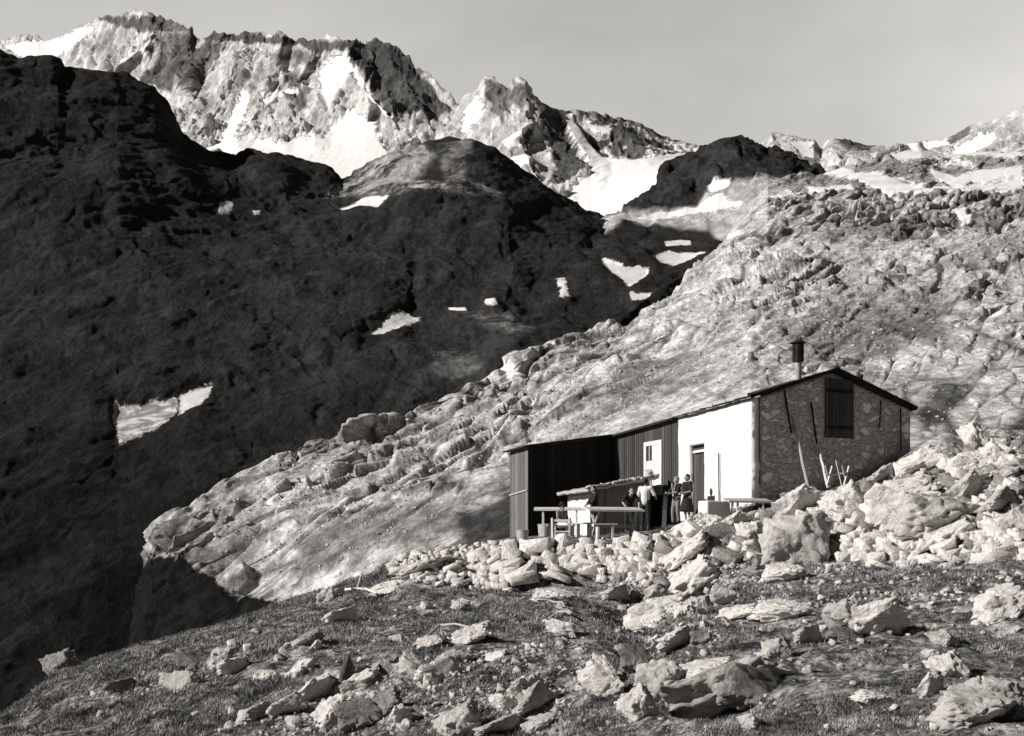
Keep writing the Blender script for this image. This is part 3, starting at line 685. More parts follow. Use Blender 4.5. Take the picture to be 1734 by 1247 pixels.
TENTS = {
 'far_wall': [([(235, 30), (200, 90), (165, 120)], 26, 34), ([(260, 45), (240, 80), (180, 120)], 22, 26), ([(325, 60), (310, 110), (290, 155)], 30, 40),
              ([(370, 60), (350, 100), (320, 145), (330, 200)], 30, 50), ([(420, 65), (400, 110), (370, 170), (340, 220)], 26, 45), ([(480, 70), (460, 130), (430, 190), (400, 235)], 26, 45),
              ([(530, 75), (500, 140), (490, 200), (480, 235)], 24, 36), ([(578, 82), (592, 110), (620, 150), (650, 195)], 34, 60), ([(590, 90), (575, 130), (550, 180), (530, 240)], 28, 34),
              ([(650, 90), (690, 140), (720, 185)], 26, 26), ([(130, 60), (120, 90)], 20, 16)],
 'centre_peak': [([(825, 132), (800, 170), (750, 230)], 30, 45), ([(845, 150), (850, 200), (800, 250)], 24, 30), ([(878, 135), (905, 175), (960, 240), (995, 290)], 40, 65), ([(860, 220), (900, 210), (930, 190)], 22, 28),
                 ([(900, 180), (880, 220), (900, 280), (930, 330)], 30, 34), ([(1000, 195), (1080, 240), (1100, 262)], 26, 26), ([(660, 205), (640, 260)], 20, 20), ([(710, 200), (700, 260)], 20, 20)],
 'right_peak': [([(1320, 228), (1350, 260)], 14, 14), ([(1405, 240), (1440, 262)], 14, 16), ([(1734, 185), (1680, 235), (1650, 260)], 34, 30), ([(1700, 205), (1640, 240)], 16, 16)],
}
def back(c, dpy, mul): return [(a, b+dpy, y*mul) for a, b, y in c]
s6 = [(-600, 120, 3300), (-100, 90, 3300), (0, 76, 3163), (22, 68, 3132), (42, 58, 3105), (62, 60, 3078), (76, 70, 3058), (110, 60, 3012), (130, 48, 2984), (155, 38, 2950), (180, 28, 2916), (200, 24, 2889), (250, 25, 2820), (290, 38, 2765), (322, 46, 2721), (330, 66, 2710), (345, 66, 2690), (360, 56, 2669), (400, 60, 2615), (440, 57, 2560), (478, 56, 2508), (492, 70, 2488), (530, 68, 2436), (570, 62, 2382), (585, 74, 2361), (600, 70, 2341), (640, 75, 2286), (672, 80, 2242), (690, 98, 2217), (705, 118, 2197), (730, 138, 2162), (752, 160, 2132), (768, 182, 2110), (790, 215, 2080), (850, 290, 1998)]
s6b = [(-600, 420, 2976), (0, 330, 2381), (300, 300, 2083), (500, 330, 1841), (700, 380, 1647), (850, 420, 1502)]
s6m = [(-600, 260, 3109), (0, 180, 2980), (300, 190, 2561), (500, 215, 2287), (620, 225, 2135), (700, 240, 2034), (850, 330, 1844)]
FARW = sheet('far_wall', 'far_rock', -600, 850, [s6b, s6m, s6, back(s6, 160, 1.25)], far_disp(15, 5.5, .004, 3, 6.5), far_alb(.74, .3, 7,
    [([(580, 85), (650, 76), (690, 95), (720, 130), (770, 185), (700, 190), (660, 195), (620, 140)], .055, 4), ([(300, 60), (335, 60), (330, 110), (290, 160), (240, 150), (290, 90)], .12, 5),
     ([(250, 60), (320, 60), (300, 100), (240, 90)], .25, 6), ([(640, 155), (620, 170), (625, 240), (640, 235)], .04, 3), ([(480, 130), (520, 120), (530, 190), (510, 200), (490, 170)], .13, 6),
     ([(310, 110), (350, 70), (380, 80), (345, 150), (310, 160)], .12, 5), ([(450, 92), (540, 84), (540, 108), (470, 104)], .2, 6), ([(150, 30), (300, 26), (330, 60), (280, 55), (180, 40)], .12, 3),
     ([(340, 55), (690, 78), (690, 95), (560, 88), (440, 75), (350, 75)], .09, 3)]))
s5 = [(520, 330, 2571), (580, 290, 2472), (620, 225, 2407), (645, 203, 2366), (690, 196, 2292), (740, 194, 2210), (768, 190, 2164), (790, 165, 2128), (812, 148, 2092), (820, 128, 2079), (832, 130, 2059), (845, 140, 2038), (860, 150, 2013), (868, 138, 2000), (878, 132, 1984), (890, 142, 1964), (905, 165, 1940), (925, 176, 1974), (945, 188, 2003), (975, 188, 2014), (1010, 192, 2025), (1060, 204, 2041), (1100, 220, 2054), (1140, 240, 2067), (1180, 249, 2080), (1230, 262, 2095), (1320, 300, 2124)]
s5m = [(520, 360, 2378), (700, 270, 2105), (860, 250, 1842), (950, 285, 1800), (1000, 300, 1752), (1050, 296, 1705), (1150, 288, 1610), (1320, 330, 1448)]
s5b = [(520, 420, 1500), (700, 400, 1500), (950, 420, 1560), (1320, 400, 1264)]
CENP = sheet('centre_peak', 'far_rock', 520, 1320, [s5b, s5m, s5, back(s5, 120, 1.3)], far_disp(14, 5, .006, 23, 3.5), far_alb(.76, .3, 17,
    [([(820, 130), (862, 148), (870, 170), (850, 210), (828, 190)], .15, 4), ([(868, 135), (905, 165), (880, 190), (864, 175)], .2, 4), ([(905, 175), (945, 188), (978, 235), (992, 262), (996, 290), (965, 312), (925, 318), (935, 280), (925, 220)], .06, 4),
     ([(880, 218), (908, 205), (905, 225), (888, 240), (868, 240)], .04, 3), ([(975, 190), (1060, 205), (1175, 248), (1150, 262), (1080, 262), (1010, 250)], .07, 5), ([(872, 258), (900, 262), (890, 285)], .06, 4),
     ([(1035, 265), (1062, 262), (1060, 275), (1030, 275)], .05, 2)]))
s7 = [(1240, 290, 1680), (1285, 256, 1653), (1298, 236, 1645), (1308, 224, 1639), (1330, 228, 1626), (1355, 232, 1611), (1378, 236, 1597), (1390, 252, 1590), (1400, 242, 1584), (1412, 233, 1576), (1440, 239, 1560), (1470, 247, 1542), (1500, 250, 1524), (1530, 245, 1506), (1560, 238, 1488), (1600, 236, 1464), (1620, 230, 1452), (1645, 215, 1437), (1680, 208, 1416), (1705, 196, 1401), (1734, 180, 1383), (1900, 100, 1290), (2600, -100, 1290)]
s7b = [(1240, 360, 1200), (1734, 330, 1200), (2600, 250, 1100)]
RGTP = sheet('right_peak', 'far_rock', 1240, 2600, [s7b, s7, back(s7, 110, 1.3)], far_disp(12, 4, .008, 43, 1.8), far_alb(.76, .3, 27,
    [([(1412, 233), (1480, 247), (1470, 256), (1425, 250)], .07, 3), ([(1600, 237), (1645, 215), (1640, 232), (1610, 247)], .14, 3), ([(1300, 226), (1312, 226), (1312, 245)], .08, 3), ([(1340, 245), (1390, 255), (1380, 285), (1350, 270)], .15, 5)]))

# --- unseen ridge left of the picture, added as a shadow caster, now low
rx = np.linspace(-1100, -230, 90); ry = np.linspace(20, 1000, 100)
RX, RY = np.meshgrid(rx, ry)
zr = np.interp(RY, [20, 45, 80, 150, 220, 320, 420, 500, 600, 700, 850, 1000], [-20, 0, 20, 30, 60, 90, 120, 150, 170, 180, 180, 120])
xr = np.interp(RY, [0, 500, 700, 1000], [-470, -480, -500, -620])
RZ = zr-np.abs(RX-xr)*0.95
RP = np.stack([RX, RY, RZ], -1); RZ = RZ+fbm(RP, .01, 6, .55, off=55, ridged=True)*14
RZ = np.maximum(RZ, -60)
RP = np.stack([RX, RY, RZ], -1); ii = np.arange(RX.size).reshape(RX.shape)
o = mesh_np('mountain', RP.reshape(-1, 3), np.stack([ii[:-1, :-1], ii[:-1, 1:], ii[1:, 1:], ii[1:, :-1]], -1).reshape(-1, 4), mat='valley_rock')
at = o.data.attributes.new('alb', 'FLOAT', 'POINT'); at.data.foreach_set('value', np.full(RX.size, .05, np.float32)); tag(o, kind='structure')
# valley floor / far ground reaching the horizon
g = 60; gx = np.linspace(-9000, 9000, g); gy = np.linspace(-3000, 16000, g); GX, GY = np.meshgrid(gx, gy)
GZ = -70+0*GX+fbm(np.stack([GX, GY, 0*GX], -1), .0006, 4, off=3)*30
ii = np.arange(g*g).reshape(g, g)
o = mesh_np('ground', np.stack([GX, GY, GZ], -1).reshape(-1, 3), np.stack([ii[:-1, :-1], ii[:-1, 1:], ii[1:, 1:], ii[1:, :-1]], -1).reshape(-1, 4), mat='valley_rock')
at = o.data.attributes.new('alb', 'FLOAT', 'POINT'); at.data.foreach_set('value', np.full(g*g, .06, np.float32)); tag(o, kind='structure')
SHEETS['far_wall']['obj'].name = 'mountain'; CENP['obj'].name = 'mountain'; RGTP['obj'].name = 'mountain'

# ------------------------------------------------------------------ snow lying on the terrain
def snow_patch(S, polyg, label, mat='snow', lift_px=1.2, th=0.5, wob=5.0, group=None, smooth_amt=1.0):
    wob = min(wob, float(min(np.ptp(np.array(polyg), axis=0)))*.35)
    PX, PY, Y = S['PX'], S['PY'], S['Y']
    pl = np.array(polyg); x0, y0 = pl.min(0)-10; x1, y1 = pl.max(0)+10
    js = np.where((S['px'] > x0) & (S['px'] < x1))[0]
    rowsel = np.where(((PY[:, js] > y0) & (PY[:, js] < y1)).any(1))[0]
    if len(js) < 3 or len(rowsel) < 3: return
    i0, i1 = rowsel[0], rowsel[-1]+1; j0, j1 = js[0], js[-1]+1
    sub = (slice(i0, i1), slice(j0, j1))
    px, py, P0, Pd, y = PX[sub], PY[sub], S['P0'][sub], S['P'][sub], Y[sub]
    n = fbm(P0, F/(22*y.mean()), 4, .7, off=101); n2 = fbm(P0, F/(16*y.mean()), 4, .7, off=104)
    mk = polymask(px+wob*n, py+wob*(n2), polyg, 1.5)
    A = y/F
    P = Pd.copy()
    lift = (smooth01(mk, .0, 1.0)*1.3-0.3)*lift_px*A
    P[..., 2] += lift*1.0
    P[..., 1] -= lift*0.8; P[..., 0] -= lift*0.8*(px-CX)/F
    q = mk > 0.12
    cell = q[:-1, :-1] & q[1:, :-1] & q[:-1, 1:] & q[1:, 1:]
    if cell.sum() < 2: return
    todo = set(map(tuple, np.argwhere(cell))); best = []
    while todo:
        st_ = [todo.pop()]; comp = []
        while st_:
            c_ = st_.pop(); comp.append(c_)
            for d_ in ((0, 1), (1, 0), (0, -1), (-1, 0)):
                e_ = (c_[0]+d_[0], c_[1]+d_[1])
                if e_ in todo: todo.discard(e_); st_.append(e_)
        if len(comp) > len(best): best = comp
    cell = np.zeros_like(cell); bb = np.array(best); cell[bb[:, 0], bb[:, 1]] = True
    idx = np.arange(P.shape[0]*P.shape[1]).reshape(P.shape[:2])
    quads = np.stack([idx[:-1, :-1], idx[:-1, 1:], idx[1:, 1:], idx[1:, :-1]], -1)[cell]
    used = np.unique(quads); remap = np.full(idx.size, -1); remap[used] = np.arange(len(used))
    o = mesh_np('snow_patch', P.reshape(-1, 3)[used], remap[quads], smooth=True, mat=mat)
    tag(o, label, 'snow patch', group); return o
G = 'snow patches lying in the shadowed valley'
for k, pl, lb in SNOW_VALLEY: snow_patch(VALLEY, pl, lb, 'old_snow' if k == 'lower' else 'snow', .35, group=G, wob=9)
for k, pl, lb in SNOW_VALLEY2: snow_patch(VALLEY, pl, lb, 'snow', .35, group=G, wob=3.5)
G2 = 'snowfields along the sunny skyline'
for k, lb in (('a', 'long snowfield across the top of the sunny hillside'), ('b', 'narrow snow strip at the right foot of the dark crag'), ('c', 'snowfield at the right edge under the slanting peak'),
              ('d', 'small upright snow patch set in the hillside rocks at right'), ('e', 'thin bright snow band on the skyline at right'), ('f', 'small snow patch at the dark valley edge above the spur')):
    snow_patch(HILL, SNOW_HILL[k], lb, 'snow', .45, group=G2, wob=9)
for k, lb in (('a', 'snow apron along the lower left foot of the dark crag'), ('b', 'snow pocket in the notch of the dark crag')):
    snow_patch(CRAG, SNOW_CRAG[k], lb, 'snow', .6, group=G2, wob=6)
print('snow', round(time.time()-T0, 1))

# ------------------------------------------------------------------ rocks
def rock_arrays(seed, cuts=0, npt=13, rough=0.03, sq=.55):
    r = np.random.default_rng(seed); bm = bmesh.new()
    u = r.normal(size=(npt, 3)); u /= np.linalg.norm(u, axis=1)[:, None]; u = np.sign(u)*np.abs(u)**sq
    u *= r.uniform(.72, 1.0, (npt, 1))
    for p in u: bm.verts.new(p)
    h = bmesh.ops.convex_hull(bm, input=bm.verts)
    bmesh.ops.delete(bm, geom=[v for v in bm.verts if not v.link_faces], context='VERTS')
    if cuts:
        bmesh.ops.bevel(bm, geom=list(bm.edges), offset=.035, segments=1, affect='EDGES', clamp_overlap=True)
        bmesh.ops.triangulate(bm, faces=bm.faces)
        for c in range(cuts): 
            bmesh.ops.subdivide_edges(bm, edges=[e for e in bm.edges if e.calc_length() > (.30, .16, .085, .045)[c]], cuts=1, use_grid_fill=False)
            bmesh.ops.triangulate(bm, faces=bm.faces)
    bmesh.ops.triangulate(bm, faces=bm.faces); bmesh.ops.recalc_face_normals(bm, faces=bm.faces)
    bm.verts.index_update(); V = np.array([v.co[:] for v in bm.verts]); Fc = np.array([[v.index for v in f.verts] for f in bm.faces]); bm.free()
    if cuts:
        D = V/np.linalg.norm(V, axis=1)[:, None]
        V = V*(1+rough*(.9*fbm(V+seed*3.1, 1.3, 4, .6, off=seed)+2.3*facets(V+seed*2.3, 1.9, seed)+1.2*facets(V+seed*1.3, 4.3, seed+5)))[:, None]
    V -= (V.max(0)+V.min(0))/2; V /= (V.max(0)-V.min(0)); return V, Fc
ROCKS_HI = [rock_arrays(s, 4, 12+s % 5, .09) for s in range(7)]
ROCKS_MD = [rock_arrays(20+s, 3, 11+s % 5, .07) for s in range(9)]
ROCKS_LO = [rock_arrays(40+s, 1, 11+s % 5, .04) for s in range(12)]
def block_arrays(seed):
    r = np.random.default_rng(seed); bm = bmesh.new()
    for x in (-1, 1):
        for y in (-1, 1):
            for z in (-1, 1): bm.verts.new(np.array((x, y, z))*r.uniform(.62, 1.0, 3)+r.uniform(-.12, .12, 3))
    for k in range(2): bm.verts.new(r.uniform(-1.1, 1.1, 3))
    bmesh.ops.convex_hull(bm, input=bm.verts); bmesh.ops.delete(bm, geom=[v for v in bm.verts if not v.link_faces], context='VERTS')
    bmesh.ops.bevel(bm, geom=list(bm.edges), offset=.05, segments=1, affect='EDGES', clamp_overlap=True)
    bmesh.ops.triangulate(bm, faces=bm.faces); bmesh.ops.recalc_face_normals(bm, faces=bm.faces); bm.verts.index_update()
    V = np.array([v.co[:] for v in bm.verts]); Fc = np.array([[v.index for v in f.verts] for f in bm.faces]); bm.free()
    V -= (V.max(0)+V.min(0))/2; V /= (V.max(0)-V.min(0)); return V, Fc
ROCKS_BL = [block_arrays(80+s) for s in range(16)]
ROCKS_XS = [rock_arrays(60+s, 0, 9) for s in range(8)]
print('rocklib', [len(a[0]) for a in ROCKS_HI+ROCKS_MD+ROCKS_LO], round(time.time()-T0, 1))
def rmesh(V, Fc, name, mat):
    o = mesh_np(name, V, Fc, mat=mat); me = o.data; bpy.data.objects.remove(o); return me
BOULD = {(i, mt): rmesh(V, Fc, 'boulder', mt) for i, (V, Fc) in enumerate(ROCKS_HI) for mt in ('pale_rock', 'boulder_rock', 'grey_rock')}
STONE = [rmesh(V, Fc, 'stone', 'pale_rock') for V, Fc in ROCKS_LO]
print('rocks', round(time.time()-T0, 1))
def boulder(px, py, w, h, label, tilt=0, i=0, mat='pale_rock', depth=.8, sheetS=None, rz=0, sink=.16, name='boulder', cat='boulder', group=None, Y=None):
    """px, py: foot of the rock on the ground; w, h its size in survey pixels"""
    S = sheetS or MEADOW
    p = Vector(unproj(px, py, Y)) if Y else locate(S, px, py)
    kz = (1.12 if px > 1480 else .92) if (px > 1290 and py < 930) else 1.15; w *= kz; h *= kz
    s = p.y/F; W = w*s; H = h*s*(1+sink)
    o = bpy.data.objects.new(name, BOULD[(i % 7, mat)]); link(o)
    o.scale = (W, W*depth, H); o.location = (p.x, p.y+W*depth*.3, p.z+H*(.5-sink))
    o.rotation_euler = (0, math.radians(-tilt), math.radians(rz)); tag(o, label, cat, group); return o
B = boulder
def P2(px, py): p = locate(MEADOW, px, py); return p
GB = 'boulders on the meadow'
# px, py(foot), w, h, tilt(+ = rises to the right)
HERO = [
 (1352, 955, 112, 82, 'big blocky grey boulder below the bench, flat topped', 0, 1, 'boulder_rock', .7),
 (1330, 985, 76, 30, 'white wedge stone lying under the big blocky grey boulder', 0, 3, 'pale_rock', .7),
 (1180, 1000, 120, 46, 'long slanting boulder with a bright left face and black underside', 38, 2, 'pale_rock', .9),
 (1150, 965, 120, 34, 'long white slab slanting up toward the white bench', 36, 4, 'pale_rock', .6),
 (1225, 930, 90, 46, 'dark sided slab just left of the big blocky boulder', 30, 5, 'grey_rock', .7),
 (1495, 1072, 92, 58, 'pitted white boulder in the middle of the meadow, right of a tilted slab', -4, 0, 'pale_rock', .8),
 (1430, 1058, 66, 40, 'tilted grey slab leaning on the pitted white boulder', 24, 2, 'boulder_rock', .6),
 (1372, 1092, 46, 30, 'rounded grey stone in front of the tilted slab', 10, 6, 'boulder_rock', .8),
 (1425, 1086, 50, 24, 'low dark stone below the pitted white boulder', 0, 5, 'grey_rock', .8),
 (1318, 1118, 48, 34, 'half buried round pale stone left of the rounded grey stone', 10, 1, 'boulder_rock', .8),
 (1330, 1050, 105, 32, 'flat white rock running left of the tilted slab', -4, 3, 'pale_rock', .7),
 (1245, 1050, 70, 22, 'pointed white rock with a shadow beneath, left of the flat white rock', 12, 4, 'pale_rock', .7),
 (1225, 1026, 32, 36, 'upright white stone with a notch above the pointed white rock', 60, 6, 'pale_rock', .7),
 (1215, 1215, 230, 92, 'massive broken boulder at the bottom of the picture, shadowed to the right', 4, 0, 'boulder_rock', .7),
 (1275, 1200, 110, 70, 'shadowed right shoulder of the massive broken boulder', 0, 5, 'grey_rock', .8),
 (1180, 1165, 120, 40, 'pale crest slab lying on the massive broken boulder', 12, 4, 'pale_rock', .8),
 (1120, 1190, 90, 66, 'pale cracked boulder forming the left flank of the massive broken one', 30, 3, 'boulder_rock', .8),
 (1085, 1218, 60, 50, 'small leaning rock at the foot of the massive broken boulder', 34, 2, 'pale_rock', .8),
 (1105, 1066, 110, 46, 'smooth bright slab sloping over the dark hollow', 16, 4, 'pale_rock', .7),
 (1160, 1048, 36, 22, 'small white block at the upper end of the smooth bright slab', 0, 1, 'pale_rock', .8),
 (1150, 1100, 70, 32, 'white rock with a black shadow below the smooth bright slab', 14, 6, 'pale_rock', .7),
 (1185, 1092, 34, 24, 'grey stone touching the right end of the shadowed white rock', 20, 5, 'grey_rock', .8),
 (1105, 1104, 34, 26, 'small bright stone at the lip of the dark hole', 10, 0, 'pale_rock', .8),
 (1020, 1180, 60, 66, 'leaning pointed white boulder below the gravel slope', 56, 2, 'pale_rock', .6),
 (1075, 1140, 50, 50, 'dark boulder on the right of the leaning pointed one', 20, 5, 'grey_rock', .9),
 (940, 1020, 78, 22, 'flat white stone above the forked stick', -6, 3, 'pale_rock', .8),
 (950, 1085, 24, 46, 'upright split stone standing in the grass', 80, 1, 'pale_rock', .8),
 (1045, 1020, 50, 26, 'pale stone on the left rim of the dark hollow', 10, 6, 'boulder_rock', .8),
 (1110, 1020, 34, 30, 'pale stone on the right rim of the dark hollow', 0, 0, 'boulder_rock', .8),
 (788, 1092, 64, 26, 'smooth white stone shaped like a wing on the left grass', 18, 4, 'pale_rock', .7),
 (702, 1162, 42, 58, 'tall pale boulder split by a crack, left foreground', 62, 2, 'boulder_rock', .8),
 (730, 1170, 24, 30, 'small shadowed stone right of the tall split boulder', 50, 0, 'pale_rock', .8),
 (575, 1056, 52, 22, 'low white boulder on the left skyline slope', 14, 6, 'pale_rock', .8),
 (552, 1020, 34, 24, 'grey white stone near the left skyline beside the branch', 10, 1, 'boulder_rock', .8),
 (318, 1140, 50, 40, 'dark rock hollow stone at far left with a lit left rim', 10, 5, 'grey_rock', .9),
 (720, 972, 110, 26, 'long sloping bedrock slab at the left foot of the stone wall', 16, 3, 'boulder_rock', .9),
 (655, 1005, 90, 20, 'bare bright slab running down from the stone wall to the left', 20, 4, 'pale_rock', .9),
 (560, 1232, 76, 46, 'large slanting pale rock at the bottom edge left of the dark hollow', 40, 3, 'pale_rock', .8),
 (600, 1240, 70, 54, 'dark sided rock at the bottom edge under the black pointed stone', 30, 5, 'grey_rock', .9),
 (520, 1190, 90, 30, 'ragged white outcrop on the left foreground slope', 32, 0, 'pale_rock', .8),
 (480, 1212, 60, 26, 'lower end of the ragged white outcrop', 30, 6, 'pale_rock', .8),
 (600, 1165, 80, 26, 'upper end of the ragged white outcrop beside the black pointed stone', 26, 1, 'pale_rock', .8),
 (780, 1244, 80, 44, 'big rounded pale rock at the bottom edge', 30, 2, 'boulder_rock', .8),
 (845, 1247, 80, 26, 'low wide rock at the bottom edge right of the rounded one', 14, 6, 'boulder_rock', .8),
 (650, 1215, 60, 40, 'shadowed grey rock at the bottom left', 34, 4, 'grey_rock', .8),
 (672, 1230, 40, 30, 'small white rock beside the shadowed grey rock', 40, 0, 'pale_rock', .8),
 (850, 1210, 30, 38, 'pointed white stone in the bottom grass', 60, 3, 'pale_rock', .7),
 (900, 1212, 86, 36, 'long low ridge of pale rock slanting up from the bottom edge', 38, 6, 'boulder_rock', .8),
 (1660, 1225, 130, 50, 'broad bedrock slab in the bottom right corner', 8, 3, 'boulder_rock', .8),
 (1700, 1190, 70, 36, 'rounded block on top of the corner bedrock slab', -14, 1, 'boulder_rock', .7),
 (1700, 1050, 90, 46, 'bright slab at the right edge of the meadow', 26, 4, 'pale_rock', .8),
 (1680, 1020, 70, 18, 'thin white slab slanting at the right edge', 28, 2, 'pale_rock', .6),
 (1575, 1180, 44, 36, 'ragged white stone low on the right meadow', 30, 0, 'pale_rock', .7),
 (1480, 1190, 60, 18, 'flat stone low on the right meadow', -6, 3, 'pale_rock', .8),
 (1290, 1120, 30, 14, 'small flat stone above the massive broken boulder', 0, 1, 'pale_rock', .8),
 # rubble bank round the hut
 (1350, 880, 100, 66, 'huge white boulder in front of the gable wall', 12, 0, 'pale_rock', .8),
 (1345, 858, 60, 30, 'dark mossy hump on the huge white boulder', 8, 5, 'grey_rock', .9),
 (1440, 880, 90, 72, 'white boulder with a black right side below the sawhorse', 30, 2, 'pale_rock', .8),
 (1390, 890, 80, 30, 'crumbly pale rock between the two large white boulders', 0, 6, 'pale_rock', .8),
 (1520, 892, 130, 76, 'broad sunlit rock slab right of the black sided boulder', 18, 4, 'pale_rock', .7),
 (1590, 900, 150, 66, 'smooth white bedrock face in the rubble bank', 4, 3, 'pale_rock', .6),
 (1560, 800, 90, 36, 'flat white rock by the far corner of the gable', 26, 1, 'pale_rock', .7),
 (1500, 822, 70, 30, 'pale rock heap near the far corner of the gable', 24, 6, 'pale_rock', .8),
 (1652, 762, 40, 46, 'topmost square white block of the rubble heap', 20, 1, 'pale_rock', .8),
 (1618, 778, 28, 52, 'upright white stone left of the topmost block', 70, 0, 'pale_rock', .8),
 (1690, 785, 40, 40, 'leaning block right of the topmost one', 50, 2, 'pale_rock', .8),
 (1640, 808, 70, 40, 'wide block in the middle of the rubble heap', 20, 4, 'pale_rock', .8),
 (1690, 830, 90, 38, 'layered slab on the right of the rubble heap', 28, 3, 'pale_rock', .8),
 (1640, 850, 84, 46, 'rounded white block low in the rubble heap', 24, 0, 'pale_rock', .8),
 (1700, 872, 80, 38, 'lower layered slab at the right edge of the rubble heap', 30, 6, 'pale_rock', .8),
 (1720, 905, 60, 40, 'grey white boulder at the right edge beside the low wall', 20, 1, 'boulder_rock', .8),
 (1620, 915, 100, 30, 'slanting slab at the foot of the rubble heap', 26, 2, 'pale_rock', .8),
 (1240, 905, 60, 34, 'broken white rock below the white bench', 14, 0, 'pale_rock', .8),
 (1200, 900, 50, 26, 'pale rock at the left foot of the white bench', 24, 3, 'pale_rock', .8),
 (1275, 925, 50, 40, 'white block left of the big blocky boulder', 0, 1, 'pale_rock', .8),
 (1285, 945, 50, 28, 'pale rounded stone under the white block', -10, 6, 'pale_rock', .8),
 (1290, 965, 28, 26, 'small dark faced stone by the big blocky boulder', 10, 5, 'grey_rock', .8),
 (994, 990, 22, 52, 'narrow upright stone at the right end of the terrace wall', 76, 4, 'pale_rock', .8),
 (1165, 905, 70, 24, 'sunlit slab in front of the two people by the door', 30, 2, 'pale_rock', .7),
]
for k in range(46):
    r_ = np.random.default_rng(900+k); x_ = r_.uniform(90, 1730); y_ = r_.uniform(1020, 1245)
    if y_ < np.interp(x_, [60, 240, 460, 700], [1215, 1120, 1050, 1010]): y_ += 60
    w_ = r_.uniform(18, 62)*(1+.5*(y_ > 1150)); mt = ('pale_rock', 'boulder_rock', 'boulder_rock', 'grey_rock')[int(r_.integers(4))]
    B(x_, y_, w_, w_*r_.uniform(.3, .6), 'half buried weathered rock showing through the meadow turf', r_.uniform(0, 35), int(r_.integers(7)), mt, .8, rz=r_.uniform(-60, 60), sink=.35, name='rock', cat='rock', group='half buried rocks in the meadow')
for (px, py, w, h, lb, tilt, i, mat, dep) in HERO:
    if px > 1480 and py < 930 and i % 3 == 0 and mat == 'pale_rock': mat = 'boulder_rock'
    B(px, py, w, h, lb, tilt, i, mat, dep, rz=random.uniform(-25, 25))
# black pointed stone
p = P2(592, 1172); mb = MB(); s = p.y/F
mb.poly([(-.18, 0, -.1), (.2, 0, -.1), (.17, .02, .28), (.06, .04, .62), (.0, .05, .68), (-.08, .03, .4), (-.2, 0, .1)], (0, .16, 0))
o = mb.build('pointed_stone', 'dark_rock', bevel=.02, jitter=.012); o.location = p; o.rotation_euler = (math.radians(-6), 0, .4); o.scale = (s/.0105,)*3
tag(o, 'black pointed upright stone standing beside the ragged white outcrop', 'standing stone')

# rows of stones combined into one wall
def euler_mats(n, amp=(.5, .5, math.pi), seed=1):
    r = np.random.default_rng(seed); a = r.uniform(-1, 1, (n, 3))*np.array(amp)
    cx, cy, cz = np.cos(a).T; sx, sy, sz = np.sin(a).T
    Rx = np.zeros((n, 3, 3)); Rx[:, 0, 0] = 1; Rx[:, 1, 1] = cx; Rx[:, 1, 2] = -sx; Rx[:, 2, 1] = sx; Rx[:, 2, 2] = cx
    Ry = np.zeros((n, 3, 3)); Ry[:, 1, 1] = 1; Ry[:, 0, 0] = cy; Ry[:, 0, 2] = sy; Ry[:, 2, 0] = -sy; Ry[:, 2, 2] = cy
    Rz = np.zeros((n, 3, 3)); Rz[:, 2, 2] = 1; Rz[:, 0, 0] = cz; Rz[:, 0, 1] = -sz; Rz[:, 1, 0] = sz; Rz[:, 1, 1] = cz
    return Ry@Rx@Rz
def stone_mesh(name, pos, size, lib, mat, amp=(.5, .5, math.pi), seed=1, parent=None):
    pos = np.array(pos); size = np.array(size); n = len(pos); R = euler_mats(n, amp, seed)
    Vs = []; Fs = []; base = 0; pick = np.random.default_rng(seed).integers(0, len(lib), n)
    for k, (V, Fc) in enumerate(lib):
        ids = np.where(pick == k)[0]
        if not len(ids): continue
        W = (V[None]*size[ids][:, None, :])@np.transpose(R[ids], (0, 2, 1))+pos[ids][:, None, :]
        Vs.append(W.reshape(-1, 3)); f = Fc[None]+(np.arange(len(ids))*len(V))[:, None, None]+base
        Fs.append(f.reshape(-1, 3)); base += len(ids)*len(V)
    return mesh_np(name, np.concatenate(Vs), np.concatenate(Fs), mat=mat, parent=parent)
def wall(label, xs, top, bot, size_px, seed, lib=ROCKS_BL, mat='pale_rock', push=.25):
    r = np.random.default_rng(seed); pos = []; siz = []
    x0, x1 = xs; y = 0
    rows = int(max(np.array(bot(np.linspace(x0, x1, 9)))-np.array(top(np.linspace(x0, x1, 9))))/(size_px*.62))+1
    for k in range(rows):
        x = x0+r.uniform(0, size_px)
        while x < x1:
            w = size_px*float(np.clip(r.lognormal(-.05, .45), .45, 2.3))*(1+.4*k/rows); t = float(top(np.array([x]))[0]); b_ = float(bot(np.array([x]))[0])
            yy = t+(k+.5)*size_px*.62+r.uniform(-3, 3)
            if yy < b_:
                p = locate(MEADOW, x, yy); s = p.y/F; hh = size_px*r.uniform(.5, 1.25)
                pos.append((p.x, p.y-push*.2+r.uniform(-.06, .06), p.z)); siz.append((w*s*1.05, w*s*1.1, hh*s*1.05))
            x += w*.88
    o = stone_mesh('dry_stone_wall', pos, siz, lib, mat, (.2, .5, .5), seed)
    return tag(o, label, 'stone wall')
ip = lambda xs, ys: (lambda x: np.interp(x, xs, ys))
wall('dry stone wall of small white rubble holding the left end of the terrace', (660, 862), ip([660, 700, 800, 870], [944, 934, 925, 915]), ip([660, 720, 800, 870], [968, 985, 998, 1004]), 12, 5)
wall('dry stone wall of large blocks under the table on the terrace', (845, 1010), ip([845, 900, 1010], [922, 915, 914]), ip([845, 900, 960, 1010], [998, 984, 974, 966]), 22, 9)
wall('low rubble wall crossing the right meadow below the rubble heap', (1405, 1745), ip([1405, 1734], [905, 905]), ip([1405, 1500, 1600, 1734], [955, 962, 962, 950]), 19, 12)
